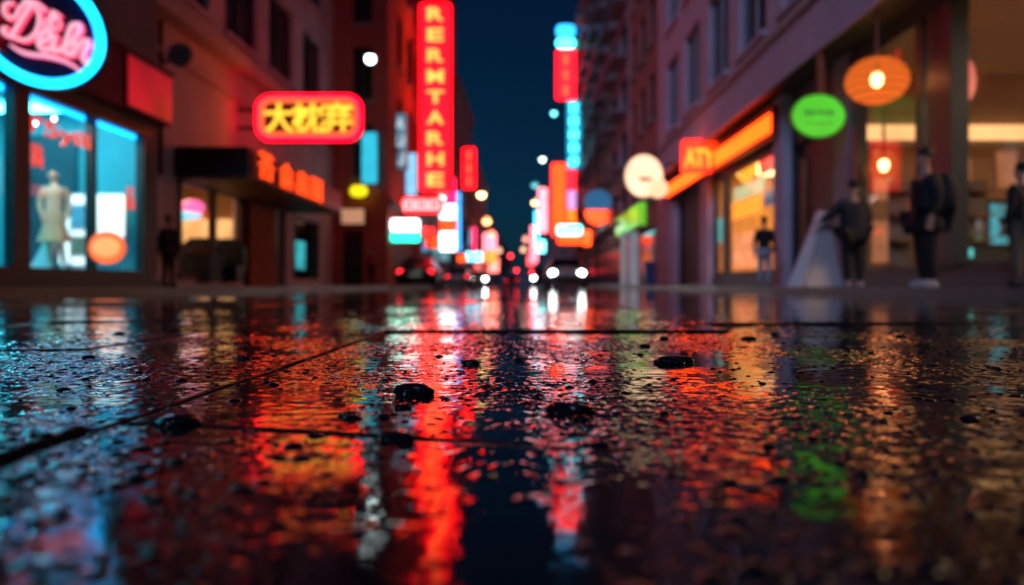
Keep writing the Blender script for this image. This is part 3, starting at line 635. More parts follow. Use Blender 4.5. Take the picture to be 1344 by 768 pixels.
MB().box(6.64, XG-.003, 16.35, 17.2, .09, 4.94).build('pillar', mat('grey_pillar', (.22, .25, .30), .6, .15, 2), cb)
MB().box(XG+.13, XG+.18, 17.7, 20, .09, 3.6).build('cafe_door', mat('dark_door', (.03, .018, .014), .5, .2, 3), cb)
MB().box(XG+.04, XG+.127, 19.3, 19.55, .2, 3.2).build('door_panel', mat('copper_wood', (.28, .11, .05), .5, .2, 3), cb)
MB().box(XG+.13, XG+.18, 29.6, 34.6, .09, 3.7).build('brown_door', mat('dark_oak', (.07, .035, .025), .5, .35, 3), cb)
# cafe interior
CW = mat('cafe_wall', (.36, .25, .17), .7, .25, 1.5); CC = mat('cafe_ceiling', (.34, .27, .22), .8, .1, 1)
rm = MB(); xa, xb, ya, yb = XG+.16, 13.5, 3.9, 17.5
rm.quad((xb, ya, .3), (xb, yb, .3), (xb, yb, 4.7), (xb, ya, 4.7)); rm.quad((xa, yb, .3), (xb, yb, .3), (xb, yb, 4.7), (xa, yb, 4.7)); rm.quad((xa, ya, .3), (xb, ya, .3), (xb, ya, 4.7), (xa, ya, 4.7)); rm.quad((xa, ya, .3), (xb, ya, .3), (xb, yb, .3), (xa, yb, .3))
rm.build('cafe_interior', CW, cb); MB().quad((xa, ya, 4.7), (xb, ya, 4.7), (xb, yb, 4.7), (xa, yb, 4.7)).build('cafe_ceiling', CC, cb)
COVE = emis('cove_light', (1, .52, .20), 1.15, .25, .8)
MB().box(7.0, 13.4, 17.36, 17.42, 3.22, 3.62).build('cove_light', COVE, cb); MB().box(7.0, 13.4, 16.9, 17.3, 3.05, 3.2).build('cove_shelf', mat('cove_plaster', (.4, .3, .2), .7, .1, 3), cb)
MB().box(9.5, 12, 8, 11, 4.62, 4.68).build('ceiling_light', emis('cafe_ceiling_panel', (1, .62, .33), 17), cb)
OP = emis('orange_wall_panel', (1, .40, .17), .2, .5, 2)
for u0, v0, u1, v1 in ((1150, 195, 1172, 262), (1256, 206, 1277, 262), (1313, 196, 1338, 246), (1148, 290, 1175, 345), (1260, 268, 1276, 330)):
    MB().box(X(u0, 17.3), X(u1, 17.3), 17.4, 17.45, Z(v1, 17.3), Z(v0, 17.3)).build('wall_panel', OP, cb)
f = MB(); DKT = mat('dark_teal_metal', (.015, .03, .035), .4, .2, 4)
for a, b, w in ((4, 4.2, .1), (8.2, 8.35, .1), (12.25, 12.95, .16), (13.3, 13.5, .1), (15.9, 16.1, .1)): f.box(XG-w, XG+.12, a, b, .42, 4.6)
f.box(XG-.05, XG+.1, 3.9, 16.2, .3, .46); f.box(XG-.05, XG+.1, 3.9, 16.2, 4.56, 4.7); f.build('cafe_window_frame', DKT, cb)
MB().box(XG+.03, XG+.05, 4.1, 16.0, .46, 4.58).build('cafe_window_pane', CLEAR, cb)
MB().box(XG-.12, XG-.004, 3.5, 16.3, .09, .3).build('plinth', mat('teal_plinth', (.03, .07, .09), .4, .2, 4), cb)
# noodle shop interior
rm = MB(); xa, xb, ya, yb = XG+.16, 11, 20.6, 28.6
rm.quad((xb, ya, .3), (xb, yb, .3), (xb, yb, 4), (xb, ya, 4)); rm.quad((xa, yb, .3), (xb, yb, .3), (xb, yb, 4), (xa, yb, 4)); rm.quad((xa, ya, .3), (xb, ya, .3), (xb, ya, 4), (xa, ya, 4)); rm.quad((xa, ya, 4), (xb, ya, 4), (xb, yb, 4), (xa, yb, 4)); rm.quad((xa, ya, .3), (xb, ya, .3), (xb, yb, .3), (xa, yb, .3))
rm.build('noodle_interior', mat('amber_wall', (.6, .38, .18), .7, .2, 1.5), cb)
MB().box(7.3, 10.2, 21.5, 27.5, 3.9, 3.96).build('noodle_ceiling_light', emis('amber_ceiling', (1, .60, .22), 6), cb)
f = MB()
for a, b in ((20.8, 20.95), (26.3, 26.9), (28.0, 28.1)): f.box(XG-.05, XG+.1, a, b, .5, 3.75)
f.box(XG-.05, XG+.1, 20.75, 28.15, .4, .55); f.box(XG-.05, XG+.1, 20.75, 28.15, 3.7, 3.82); f.build('noodle_window_frame', FR, cb)
MB().box(XG+.03, XG+.05, 20.9, 28, .5, 3.72).build('noodle_window_pane', CLEAR, cb)
MB().box(XG-.1, XG-.004, 20.75, 28.15, .09, .4).build('noodle_plinth', mat('blue_plinth', (.03, .055, .08), .5, .2, 4), cb)
def poster(label, u0, v0, u1, v1, m, round_=False, name='window_poster'):
    ya, yb = (XG+.1)*F/(u1-UC), (XG+.1)*F/(u0-UC); ym = (ya+yb)/2; za, zb = Z(v1, ym), Z(v0, ym); t = thing(name, label, 'poster', (XG+.1, ym, za))
    if round_:
        o = [(ym+(yb-ya)/2*math.cos(q*6.283/28), (za+zb)/2+(zb-za)/2*math.sin(q*6.283/28)) for q in range(28)]; MB().prism_x(o, XG+.075, XG+.09).build('print', m, t)
    else: MB().prism_x([(ya, za), (yb, za), (yb, zb), (ya, zb)], XG+.075, XG+.09).build('print', m, t)
    MB().prism_x([(ya+.02, za+.02), (yb-.02, za+.02), (yb-.02, zb-.02), (ya+.02, zb-.02)], XG+.092, XG+.10).build('backing', mat('paper_backing', (.7, .55, .35), .8, .1, 5), t)
poster('round yellow poster in the noodle shop window', 970, 205, 994, 240, emis('yellow_print', (1, .42, .02), 1.49, .3, 5), True)
poster('round red poster in the upper corner of the noodle shop window', 997, 193, 1017, 228, emis('red_print', (1, .03, .03), 1.22, .3, 5), True)
poster('pale green banner across the noodle shop window', 964, 240, 1004, 258, emis('pale_green_print', (.55, .6, .3), 1.08, .4, 6))
poster('wide orange poster in the middle of the noodle shop window', 962, 261, 1000, 284, emis('orange_print', (1, .28, .01), 1.76, .3, 5))
poster('teal menu sheet low at the left of the noodle shop window', 938, 286, 955, 318, emis('teal_print', (.12, .5, .45), 0.94, .5, 6))
poster('small blue notice under the red round poster', 1004, 250, 1016, 270, emis('blue_print', (.03, .15, .28), .6, .3, 6))
poster('orange food photo low in the noodle shop window', 964, 305, 996, 352, emis('food_print', (1, .32, .10), 1.01, .6, 4))
# noodle shop fascia
nf = thing('noodle_shop_sign', 'long orange glowing fascia strip over the noodle shop', 'sign', (6.3, 28, 4.2))
MB().box(6.28, 6.45, 20.3, 35.6, 3.92, 4.72).build('housing', mat('red_housing', (.30, .03, .015), .4, .2, 4), nf)
OY = emis('orange_yellow_face', (1, .28, .006), 1.2, .15, .6, K=7)
MB().box(6.24, 6.277, 20.4, 26.4, 4.05, 4.52).build('face', OY, nf); MB().box(6.24, 6.277, 28.2, 35.5, 4.05, 4.5).build('face', OY, nf)
ns2 = thing('letter_sign', 'small projecting red sign with yellow letters breaking the orange fascia', 'sign', (5.9, 26.9, 4))
MB().rbox(X(896, 27), X(941, 27), 27, 27.25, Z(226, 27), Z(183, 27), .1).build('housing', emis('red_orange_face', (1, .045, .008), 1.6, K=4), ns2)
m_ = MB(); text_front(m_, 'ATY', X(918, 27), 26.98, Z(207, 27), 1.02, .62, .03, .02); m_.build('lettering', emis('yellow_lettering', (1, .5, .03), 1.2, K=4), ns2)
MB().tube([(X(930, 27), 27.1, Z(184, 27)), (X(930, 27), 27.1, 4.94)], .03).build('bracket', DARK, ns2)
# green sign and lamps under the soffit
gs = thing('green_sign', 'round glowing green sign hanging from the dark soffit', 'sign', (X(1073, 16.2), 16.2, Z(153, 16.2)))
a, zc = X(1073, 16.2), Z(153, 16.2)
MB().ellipse(a, zc, .565, .46, 16.16, 16.34).build('housing', mat('green_rim', (.02, .2, .02), .4, .1, 4), gs); MB().ellipse(a, zc, .53, .425, 16.13, 16.157).build('face', emis('green_face', (.08, .85, .012), .62, .2, 3), gs)
m_ = MB()
for q in (-.24, -.12, .02, .15, .26): m_.ellipse(a+q, zc+.06, .05, .085, 16.112, 16.128, .3, 14)
m_.build('marks', emis('green_lettering', (.03, .40, .02), .6), gs)
MB().box(a-.3, a+.3, 16.117, 16.128, zc-.17, zc-.13).build('underline', MATS['green_lettering'], gs)
MB().ellipse(a, zc, .53, .425, 16.343, 16.36).build('rear_face', MATS['green_face'], gs)
MB().box(a+.02, a+.14, 16.2, 16.3, zc+.47, 4.95).build('hanger', mat('rusty_metal', (.25, .09, .05), .6, .3, 8), gs)
def pendant(label, u, v, y, rx, rz, shade, bulbm, top, br=.1):
    t = thing('pendant_lamp', label, 'lamp', (X(u, y), y, Z(v, y))); c = (X(u, y), y, Z(v, y))
    MB().ball(c, rx, rx, rz, 28, 16).build('shade', shade, t, smooth=True)
    w = MB()
    for i in range(7):
        zz = -rz*.85+rz*1.7*i/6; q = rx*math.sqrt(max(.05, 1-(zz/rz)**2))*1.01
        w.tube([(c[0]+q*math.cos(6.283*k_/24), c[1]+q*math.sin(6.283*k_/24), c[2]+zz) for k_ in range(24)], .008, 5, True)
    w.build('shade_hoop', mat('lamp_wire', (.25, .10, .04), .5, .2, 9), t)
    b = MB().ball((c[0], c[1], c[2]+.02), br, br, br*1.35, 14, 10).build('bulb', bulbm, t, smooth=True)
    MB().lathe([(.05, 0), (.05, .14), (.03, .2)], (c[0], c[1], c[2]+br*1.3), 12).build('socket', DARK, t)
    MB().tube([(c[0], c[1], c[2]+rz), (c[0], c[1], top)], .03).build('stem', mat('rusty_metal', (.25, .09, .05), .6, .3, 8), t)
    return t
BULB = emis('warm_bulb', (1, .62, .28), 26, .05)
pendant('big orange globe lamp with glowing bulb hanging from the cafe soffit', 1151, 106, 13.8, .525, .405, lampshade('orange_shade', (1, .20, .025), 1.05, .42), BULB, 4.95)
pendant('small warm globe lamp deep behind the cafe glass', 1160, 218, 15.6, .28, .26, lampshade('amber_shade', (1, .35, .10), .35, .6), BULB, 4.7, .09)
pendant('bare amber bulb lamp close to the cafe mullion', 1246, 104, 13.0, .15, .18, lampshade('amber_shade', (1, .35, .10), .35, .6), BULB, 4.7, .08)
pk = thing('pendant_lamp', 'flat pink disc lamp behind the cafe glass', 'lamp', (X(1266, 14), 14, Z(105, 14))); MB().ellipse(X(1266, 14), Z(105, 14), .21, .39, 14, 14.12).build('shade', emis('pink_disc', (1, .16, .14), .42), pk); MB().tube([(X(1266, 14), 14.06, Z(76, 14)), (X(1266, 14), 14.06, 4.7)], .012).build('cord', DARK, pk)
# cafe furniture
fg = thing('drinks_fridge', 'teal lit drinks fridge at the back of the cafe', 'fridge', (X(1310, 16.6), 16.6, .3)); x0, x1 = X(1296, 16.6), X(1326, 16.6)
MB().box(x0, x1, 16.62, 17.1, .3, Z(262, 16.6)).build('cabinet', DKT, fg); MB().box(x0+.06, x1-.06, 16.58, 16.617, .9, Z(268, 16.6)).build('lit_door', emis('fridge_face', (.02, .42, .55), .55, .6, 5), fg)
ct = thing('cafe_counter', 'low dark counter with a teal lit strip inside the cafe', 'counter', (X(1275, 14.5), 14.5, .3)); MB().box(X(1252, 14.5), X(1340, 14.5), 14.5, 15.1, .3, .82).build('body', DKT, ct); MB().box(X(1250, 14.5), X(1342, 14.5), 14.45, 15.15, .823, .87).build('worktop', DARK, ct); MB().box(X(1252, 14.5), X(1276, 14.5), 14.46, 14.497, Z(338, 14.5), Z(326, 14.5)).build('lit_panel', emis('teal_glow', (.04, .6, .6), .8), ct)
for i, u in enumerate((1190, 1292)):
    y = 15.8; t = thing('plant_shelf', ('tall dark shelf between the cafe pillars' if i else 'tall grey shelf left of the tall man'), 'shelf', (X(u, y), y, .3)); w = .22
    MB().box(X(u, y)-w, X(u, y)+w, y+.3, y+.33, .3, Z(235, y)).build('back_panel', mat('shelf_grey', (.10, .10, .11), .6, .2, 3), t)
    for zz in (.5, 1.0, 1.5, 2.0): MB().box(X(u, y)-w, X(u, y)+w, y, y+.297, zz, zz+.04).build('shelf_board', mat('shelf_wood', (.2, .11, .06), .6, .2, 4), t)
# -- further right buildings
block('red_building', 'dull red rendered building next to the cafe building', -1, 6.02, 36.1, 46, 26, RED_R, 3.2, 3.7, 1.7, 2.3)
block('balcony_building', 'tall grey apartment block with balconies carrying the cyan vertical sign', -1, 6.02, 46.1, 84, 31, PL_GREY, 5.3, 3.3, 3.2, 1.9, balcony=mat('glass_railing', (.10, .12, .15), .4, .2, 4), maxw=63)
block('apartment_building', 'low dim building behind the white and pink far signs', -1, 6.02, 84.1, 112, 14, PL_CONC, 4, 3.6, 2.2, 2)
block('apartment_building', 'lower dark row of the far right side of the street', -1, 6.02, 112.1, 170, 11, PL_DARK, 5, 3.6, 2.4, 2)
block('apartment_building', 'furthest right row near the end of the street', -1, 6.02, 170.1, 260, 10, PL_GREY, 7, 3.4, 3, 2)
for i, (a, b, z, lb_) in enumerate(((-40, -14, 9, 'left low block closing the end of the street'), (-13.9, 8, 6, 'middle low block closing the end of the street'), (8.1, 40, 10, 'right low block closing the end of the street'))):
    t = thing('end_building', lb_, 'building', (a, 330, 0)); MB().box(a, b, 330, 345, 0, z).build('wall', PL_DARK, t); MB().box(a, b, 329.7, 345.3, z+.003, z+.4).build('parapet', PL_CONC, t)

# ================================================================== SIGNS ALONG THE STREET
def sign(label, u0, v0, u1, v1, y, col, s, xf=None, d=.3, r=.1, bands=None, text=None, rim=None, name='vertical_sign', group=None, var=.2, vscale=2.0):
    x0, x1, z0, z1 = X(u0, y), X(u1, y), Z(v1, y), Z(v0, y)
    t = thing(name, label, 'sign', ((x0+x1)/2, y, z0), group)
    rm_ = rim or mat('sign_housing', (.03, .03, .035), .4, .2, 5)
    MB().rbox(x0, x1, y, y+d, z0, z1, r).build('housing', rm_, t)
    e = min(.07, (x1-x0)*.08)
    bands = bands or [(0, 1, col, s)]
    for a, b, c, ss in bands:
        za, zb = z1-(z1-z0)*b, z1-(z1-z0)*a; q = e if len(bands) == 1 else e*.3
        m = emis('face_%.2f_%.2f_%.2f_%.1f_%.1f' % (*c, ss, var), c, ss, var, vscale, K=6 if c[0] > .9 and c[1] < .02 else 4)
        MB().rbox(x0+e, x1-e, y-.03, y-.003, za+q, zb-q, r*.8).build('face', m, t); MB().rbox(x0+e, x1-e, y+d+.003, y+d+.03, za+q, zb-q, r*.8).build('rear_face', m, t)
    if text:
        body, m, lw, vertical = text
        n = len(body)
        if vertical:
            H = (z1-z0)/(n+.25)
            for i, ch in enumerate(body):
                m_ = MB(); text_front(m_, ch, (x0+x1)/2, y-.05, z1-(i+.62)*H, lw*(x1-x0)*(.35 if ch in 'I1' else 1), H*.62, .025, .015); m_.build('character', m, t)
        else:
            m_ = MB(); text_front(m_, body, (x0+x1)/2, y-.05, (z0+z1)/2, lw*(x1-x0), (z1-z0)*.5, .02, .015); m_.build('lettering', m, t)
    if xf is not None:
        sd = 1 if xf < 0 else -1; inner = x0 if xf < 0 else x1
        if abs(inner-xf) > .02 and sd*(inner-xf) > 0:
            for zz in (z0+(z1-z0)*.2, z0+(z1-z0)*.8): MB().box(xf, inner+sd*.02, y+d*.4, y+d*.6, zz-.04, zz+.04).build('bracket', DARK, t)
    return t
YT = emis('amber_lettering', (1, .45, .05), 4.2, .1)
RED = (1, .008, .03)
sign('tall red vertical sign with nine yellow letters on the brick building', 549, 2, 594, 253, 40, RED, 1.2, -5.7, .5, .3, text=('RERMTARHE', emis('amber_soft_lettering', (1, .52, .12), 1.2, .1, K=5), .47, True), rim=mat('red_sign_housing', (.3, .01, .02), .4, .1, 4))
# three character red neon sign
y = 22; t = thing('character_sign', 'rounded red neon sign with three yellow characters on the mauve building', 'neon sign', (X(406, y), y, Z(186, y)))
x0, x1, z0, z1 = X(337, y), X(475, y), Z(185, y), Z(125, y)
MB().rbox(x0-.03, x1+.03, y, y+.3, z0-.03, z1+.03, .42).build('housing', mat('dark_red_housing', (.10, .003, .02), .4, .1, 4), t)
def rrpath(x0, x1, z0, z1, r, y):
    o = []
    for cx_, cz_, a in ((x1-r, z1-r, 0), (x0+r, z1-r, 90), (x0+r, z0+r, 180), (x1-r, z0+r, 270)):
        for q in range(8): g_ = R(a+q*90/7); o.append((cx_+r*math.cos(g_), y, cz_+r*math.sin(g_)))
    return o
MB().tube(rrpath(x0+.07, x1-.07, z0+.07, z1-.07, .33, y-.05), .085, 8, True).build('outer_tube', emis('red_tube', (1, .004, .09), 1.2, .1, K=13), t, smooth=True)
MB().tube(rrpath(x0+.16, x1-.16, z0+.16, z1-.16, .26, y-.09), .08, 8, True).build('inner_tube', emis('orange_tube', (1, .13, .04), 1.25, .1), t, smooth=True)
for i, ch in enumerate('大枕弃'):
    m_ = MB(); text_front(m_, ch, X((367, 405, 443)[i], y), y-.07, Z(155, y), .86, .88, .017, .03); m_.build('character', emis('yellow_character', (1, .55, .04), 1.7, .1), t)
for q in (.3, .7): MB().box(-8, x0, y+.1, y+.18, z0+(z1-z0)*q-.04, z0+(z1-z0)*q+.04).build('bracket', DARK, t)
MB().rbox(x0+.2, x1-.2, y+.303, y+.33, z0+.2, z1-.2, .3).build('rear_face', emis('dim_rear_red', (1, .005, .06), 1.2, K=7), t)
CY = (.01, .5, .8)
sign('cyan vertical sign at the corner of the brick building', 473, 172, 497, 243, 32.5, CY, 1.5, None, .3, .1, bands=[(0, 1, (.02, .52, .62), 1.0)])
t = sign('small yellow oval sign below the cyan vertical sign', 457, 241, 485, 261, 32.3, (.75, .70, .01), 1.0, None, .25, .3, name='oval_sign')
sign('beige lit sign over the dark doorway of the brick building', 446, 272, 480, 296, 32.75, (1, .55, .3), .45, None, .2, .05, name='doorway_sign')
sign('dull blue grey vertical sign with pale marks on the brick facade', 515, 148, 535, 223, 35.5, (.10, .22, .30), .9, -5.7, .3, .08, text=('AUU', emis('pale_marks', (.6, .75, .8), .9), .6, True))
sign('pale cyan vertical sign left of the tall red sign', 531, 200, 548, 258, 38, (.25, .6, .72), 1.0, -5.7, .3, .08)
sign('red horizontal sign under the tall red vertical sign', 525, 257, 582, 282, 36, (1, .035, .045), 1.5, -5.7, .35, .3, bands=[(0, 1, (1, .03, .05), 1.6)], text=('口口口', emis('pink_marks', (1, .35, .35), 2.2, K=4), .8, False), name='horizontal_sign')
sign('white and teal lightbox sign low on the brick corner', 511, 287, 553, 318, 33.6, (.2, 1, .85), 1.5, -5.7, .4, .12, bands=[(0, .55, (.75, 1, .97), 2.2), (.55, 1, (.04, .75, .66), 1.3)], name='lightbox_sign')
sign('magenta panel sign beside the foot of the tall red sign', 582, 232, 599, 268, 46, (1, .02, .2), 1.5, -5.7, .3, .08)
sign('tall white cyan and orange striped sign below the magenta sign', 576, 262, 600, 330, 48, CY, 1.5, -5.7, .3, .08, bands=[(0, .38, (.6, .9, 1), 1.5), (.38, .62, (1, .14, .02), 1.1), (.62, 1, (.75, .95, 1), 1.7)])
sign('slim cyan strip sign behind the white striped sign', 597, 252, 605, 330, 56, (.03, .6, .8), 1.2, -5.7, .3, .05)
sign('red vertical sign standing out against the sky', 606, 193, 625, 249, 62, (1, .018, .03), 2.0, -5.7, .4, .2, bands=[(0, 1, (1, .008, .03), 1.2)], text=('III', emis('orange_marks', (1, .2, .04), 1.1, K=4), .6, True))
sign('orange block sign low beside the white striped sign', 558, 305, 574, 326, 44, (1, .14, .01), 1.1, -5.7, .3, .1)
sign('pinkish block sign low beside the teal lightbox', 553, 297, 571, 311, 42, (1, .09, .09), 1.2, -5.7, .3, .1)
sign('cyan half of the far left twin signs', 607, 299, 618, 328, 82, (.05, .65, .9), 1.4, -5.72, .4, .1)
sign('magenta half of the far left twin signs', 618, 298, 625, 332, 84, (1, .05, .25), 1.5, -5.72, .4, .1)
sign('yellow edged pink sign near the far left lamps', 634, 306, 652, 345, 105, (1, .4, .42), 1.7, -5.72, .5, .1, bands=[(0, .6, (1, .35, .4), 1.7), (.6, 1, (1, .35, .05), 1.6)])
sign('pale pink low sign under the yellow edged sign', 640, 338, 655, 358, 125, (1, .45, .4), 1.3, -5.72, .5, .1)
sign('white shop lightbox far down the left side', 608, 330, 634, 344, 76, (.6, .95, 1), 1.0, -5.72, .5, .1, name='lightbox_sign')
sign('pair of orange letters far down the left side', 591, 334, 613, 344, 70, (1, .2, .02), 1.1, -5.72, .3, .1, name='horizontal_sign')
sign('pale cyan shopfront sign over the parked car', 560, 332, 590, 343, 56, (.25, .6, .65), .5, -5.7, .3, .1, name='lightbox_sign')
# right side
sign('red vertical sign capped with cyan on the balcony building', 729, 65, 756, 132, 84, (1, .02, .03), 2.2, 6.02, .6, .25, bands=[(0, 1, (1, .008, .03), 1.2)], text=('III', MATS['orange_marks'], .55, True))
sign('round topped cyan cap sign above the red one', 729, 32, 756, 64, 84, CY, 1.3, 6.02, .6, .7, bands=[(0, .55, (.05, .62, .8), 1.2), (.55, 1, (.2, .9, 1), 1.6)], name='cap_sign')
sign('long cyan vertical sign on the balcony building', 743, 131, 763, 223, 76, (.01, .45, .62), 1.0, 6.02, .5, .12, text=('日口日口日', emis('cyan_marks', (.2, .85, 1), 2, K=4), .5, True))
sign('orange and red vertical sign over the oncoming cars', 724, 214, 743, 310, 90, (1, .2, .01), 2.2, 6.02, .6, .15, bands=[(0, 1, (1, .17, .004), 1.1)], rim=emis('red_rim', (1, .015, .05), 1.4, K=4))
sign('red and white narrow sign right of the orange vertical sign', 744, 222, 757, 292, 86, RED, 1.6, 6.02, .5, .1, bands=[(0, .4, (1, .02, .05), 1.6), (.4, .75, (.75, .5, .8), .9), (.75, 1, (1, .35, .02), 1.2)])
sign('cyan and orange rounded sign above the right headlights', 730, 295, 765, 321, 58, CY, 1.4, 6.02, .5, .25, bands=[(0, .55, (.35, .9, 1), 1.7), (.55, 1, (1, .19, .015), 1.1)], name='horizontal_sign')
sign('small orange post sign by the rounded cyan sign', 763, 301, 777, 324, 60, (1, .2, .015), 1.4, 6.02, .4, .2)
sign('white pink vertical sign far down the right side', 706, 246, 719, 306, 120, (1, .42, .45), 1.5, 6.02, .6, .15)
sign('tall pale cyan sign further behind the white pink one', 701, 276, 708, 325, 150, (.12, .7, .95), 1.3, 6.02, .6, .15)
sign('pale rose sign below the white pink one', 696, 296, 706, 345, 170, (1, .4, .45), 1.4, 6.02, .6, .15)
sign('white blue low sign behind the headlights', 704, 315, 716, 332, 140, (.5, .8, 1), 1.3, 6.02, .6, .15)
sign('rose shop sign above the far right kerb', 692, 335, 702, 350, 190, (1, .2, .25), 1.3, 6.02, .6, .1)
# round cream lamp sign
t = thing('round_sign', 'large cream glowing round sign with a smaller lobe at the corner of the cafe building', 'sign', (X(845, 29), 29, Z(232, 29))); y = 29; k2 = y/F
MB().ellipse(X(845, y), Z(231, y), 26*k2, 29*k2, y, y+.3).build('housing', mat('cream_rim', (.3, .25, .2), .5, .1, 4), t); MB().ellipse(X(845, y), Z(231, y), 24.5*k2, 27.5*k2, y-.03, y-.003).build('face', emis('cream_face', (1, .68, .42), 1.5, .2, 1.5), t)
MB().ellipse(X(863, y), Z(247, y), 13*k2, 13*k2, y-.06, y-.033).build('lower_lobe', emis('cream_lobe', (1, .6, .34), 1.35), t)
MB().rbox(X(838, y), X(855, y), y-.05, y-.033, Z(238, y), Z(233, y), .05).build('mark', mat('brown_letter', (.35, .15, .06), .5, .1, 5), t); MB().box(X(874, y), 6, y+.1, y+.2, Z(215, y)-.05, Z(215, y)+.05).build('bracket', DARK, t)
# green lightbox on the red building
y0_, y1_ = 5.9*F/(845-UC), 5.9*F/(813-UC); t = thing('lightbox_sign', 'bright yellow green lightbox on the red building', 'sign', (5.9, y0_, 3))
MB().prism_x([(y0_, 3.05), (y1_, 3.05), (y1_, 4.35), (y0_, 4.35)], 5.72, 6.0).build('housing', mat('green_housing', (.03, .12, .02), .5, .1, 4), t); MB().prism_x([(y0_+.1, 3.15), (y1_-.1, 3.15), (y1_-.1, 4.25), (y0_+.1, 4.25)], 5.69, 5.717).build('face', emis('lime_face', (.18, .75, .02), .8, .5, .5), t); MB().box(5.72, 5.99, y0_-.03, y0_-.003, 3.12, 4.28).build('end_face', MATS['lime_face'], t)
m_ = MB(); MB().prism_x([(46, 3.45), (50, 3.45), (50, 3.95), (46, 3.95)], 5.66, 5.687).build('pale_panel', emis('pale_lime', (.75, 1, .5), .9), t)
# blue and orange disc sign
y = 50; k2 = y/F; t = thing('disc_sign', 'blue oval sign with a glowing orange half below it', 'sign', (X(785, y), y, Z(270, y)))
MB().ellipse(X(785, y), Z(264, y), 18*k2, 15*k2, y, y+.3).build('blue_disc', emis('blue_disc', (.01, .16, .34), .7), t); o = MB(); o.prism([(X(785, y)+17*k2*math.cos(g_), Z(276, y)-19*k2*math.sin(g_)) for g_ in [math.pi*i/16 for i in range(17)]], y-.06, y+.25); o.build('orange_half', emis('orange_half', (1, .2, .03), 1.1, K=4), t); MB().box(X(802, y), 6.02, y+.1, y+.2, Z(262, y), Z(258, y)).build('bracket', DARK, t)
for i, (u0, u1, y, c, l_) in enumerate(((815, 822, 44, (.8, .85, .9), 'white lit column left of the green lightbox'), (826, 838, 41, (.75, .8, .85), 'wide white lit column under the green lightbox'))):
    t = thing('light_column', l_, 'column', (X(u0, y), y, .09)); MB().box(X(u0, y), X(u1, y), y, y+.15, .12, Z(304, y)).build('tube', emis('column_face', (.8, .85, .9), .16), t); MB().box(X(u0, y)-.05, X(u1, y)+.05, y-.05, y+.2, .09, .117).build('base', DARK, t)

# ================================================================== STREET FURNITURE
def street_lamp(label, u, v, y, side, col, s, rad=.26, wall=None, group='street lamps'):
    x, z = X(u, y), Z(v, y); t = thing('street_lamp', label, 'street lamp', (x, y, 0), group)
    px = wall if wall is not None else side*4.95
    if wall is None: MB().tube([(px, y, .08), (px, y, z+.1), (px-side*.3, y, z+.35), (x+side*.3, y, z+.22), (x, y, z+.14)], [.09, .06, .05, .045, .04], 8).build('pole', DARK, t)
    else: MB().tube([(x, y, z+.15), (x, y+1.2, z+.4), (x, wall, z+.4)], .04, 8).build('arm', DARK, t)
    MB().lathe([(rad*1.15, .0), (rad*1.1, .1), (rad*.5, .2), (.05, .24)], (x, y, z), 16).build('hood', DARK, t); MB().ball((x, y, z-.1), rad, rad, rad*.95, 16, 10).build('lamp_glass', emis('lamp_%.2f_%.2f_%.1f' % (col[1], col[2], s), col, s, .05), t, smooth=True)
    return t
street_lamp('white street lamp on an arm from the brick building', 486, 74, 30, -1, (.80, 1, 1), 9, .18, wall=33.0)
street_lamp('teal white street lamp reaching from the right over the street', 727, 147, 55, 1, (.15, .85, .95), 5, .18)
street_lamp('greenish white street lamp below the teal one', 712, 208, 75, 1, (.75, 1, .85), 7, .24)
street_lamp('dim teal street lamp left of the white pink sign', 702, 242, 100, 1, (.1, .5, .55), 2.5, .4)
street_lamp('amber street lamp beside the white pink sign', 702, 265, 112, 1, (1, .55, .25), 9, .4)
street_lamp('white street lamp at the foot of the tall red sign', 579, 258, 41, -1, (1, .7, .6), 7, .2)
street_lamp('yellow street lamp alone against the sky on the left', 632, 254, 74, -1, (1, .72, .25), 12, .34)
street_lamp('orange street lamp below the yellow lone lamp', 639, 289, 88, -1, (1, .35, .12), 9, .42)
street_lamp('pink orange street lamp over the yellow edged sign', 645, 306, 104, -1, (1, .22, .12), 6, .45)
street_lamp('faint amber street lamp nearest the left vanishing point', 655, 328, 140, -1, (1, .5, .3), 3, .5)
street_lamp('faint rose street lamp over the far right row', 690, 313, 140, 1, (1, .35, .25), 3, .5)
street_lamp('faintest amber street lamp low over the far right row', 687, 327, 175, 1, (1, .5, .3), 2.5, .6)
def traffic_light(label, u, v, y, side, lit=0):
    x, z = X(u, y), Z(v, y); t = thing('traffic_light', label, 'traffic light', (x, y, 0), 'traffic lights at the far crossing')
    MB().tube([(side*4.9, y+.2, .08), (side*4.9, y+.2, z+.9), (x, y+.2, z+.9)], [.12, .09, .06], 8).build('pole', DARK, t)
    MB().box(x-.35, x+.35, y, y+.3, z-2.0, z+.5).build('housing', DARK, t)
    for i, (m, zz) in enumerate(((emis('red_signal', (1, .03, .05), 9), 0), (mat('amber_lens_off', (.15, .06, .01), .3, .1, 5), -.75), (mat('green_lens_off', (.01, .08, .03), .3, .1, 5), -1.5))):
        MB().ellipse(x, z+zz, .30, .30, y-.04, y-.003).build('lens', m, t)
traffic_light('red traffic light highest over the far crossing', 670, 336, 130, -1); traffic_light('red traffic light right of the highest one', 698, 358, 150, 1); traffic_light('orange red traffic light low in the middle of the street', 678, 355, 160, 1)

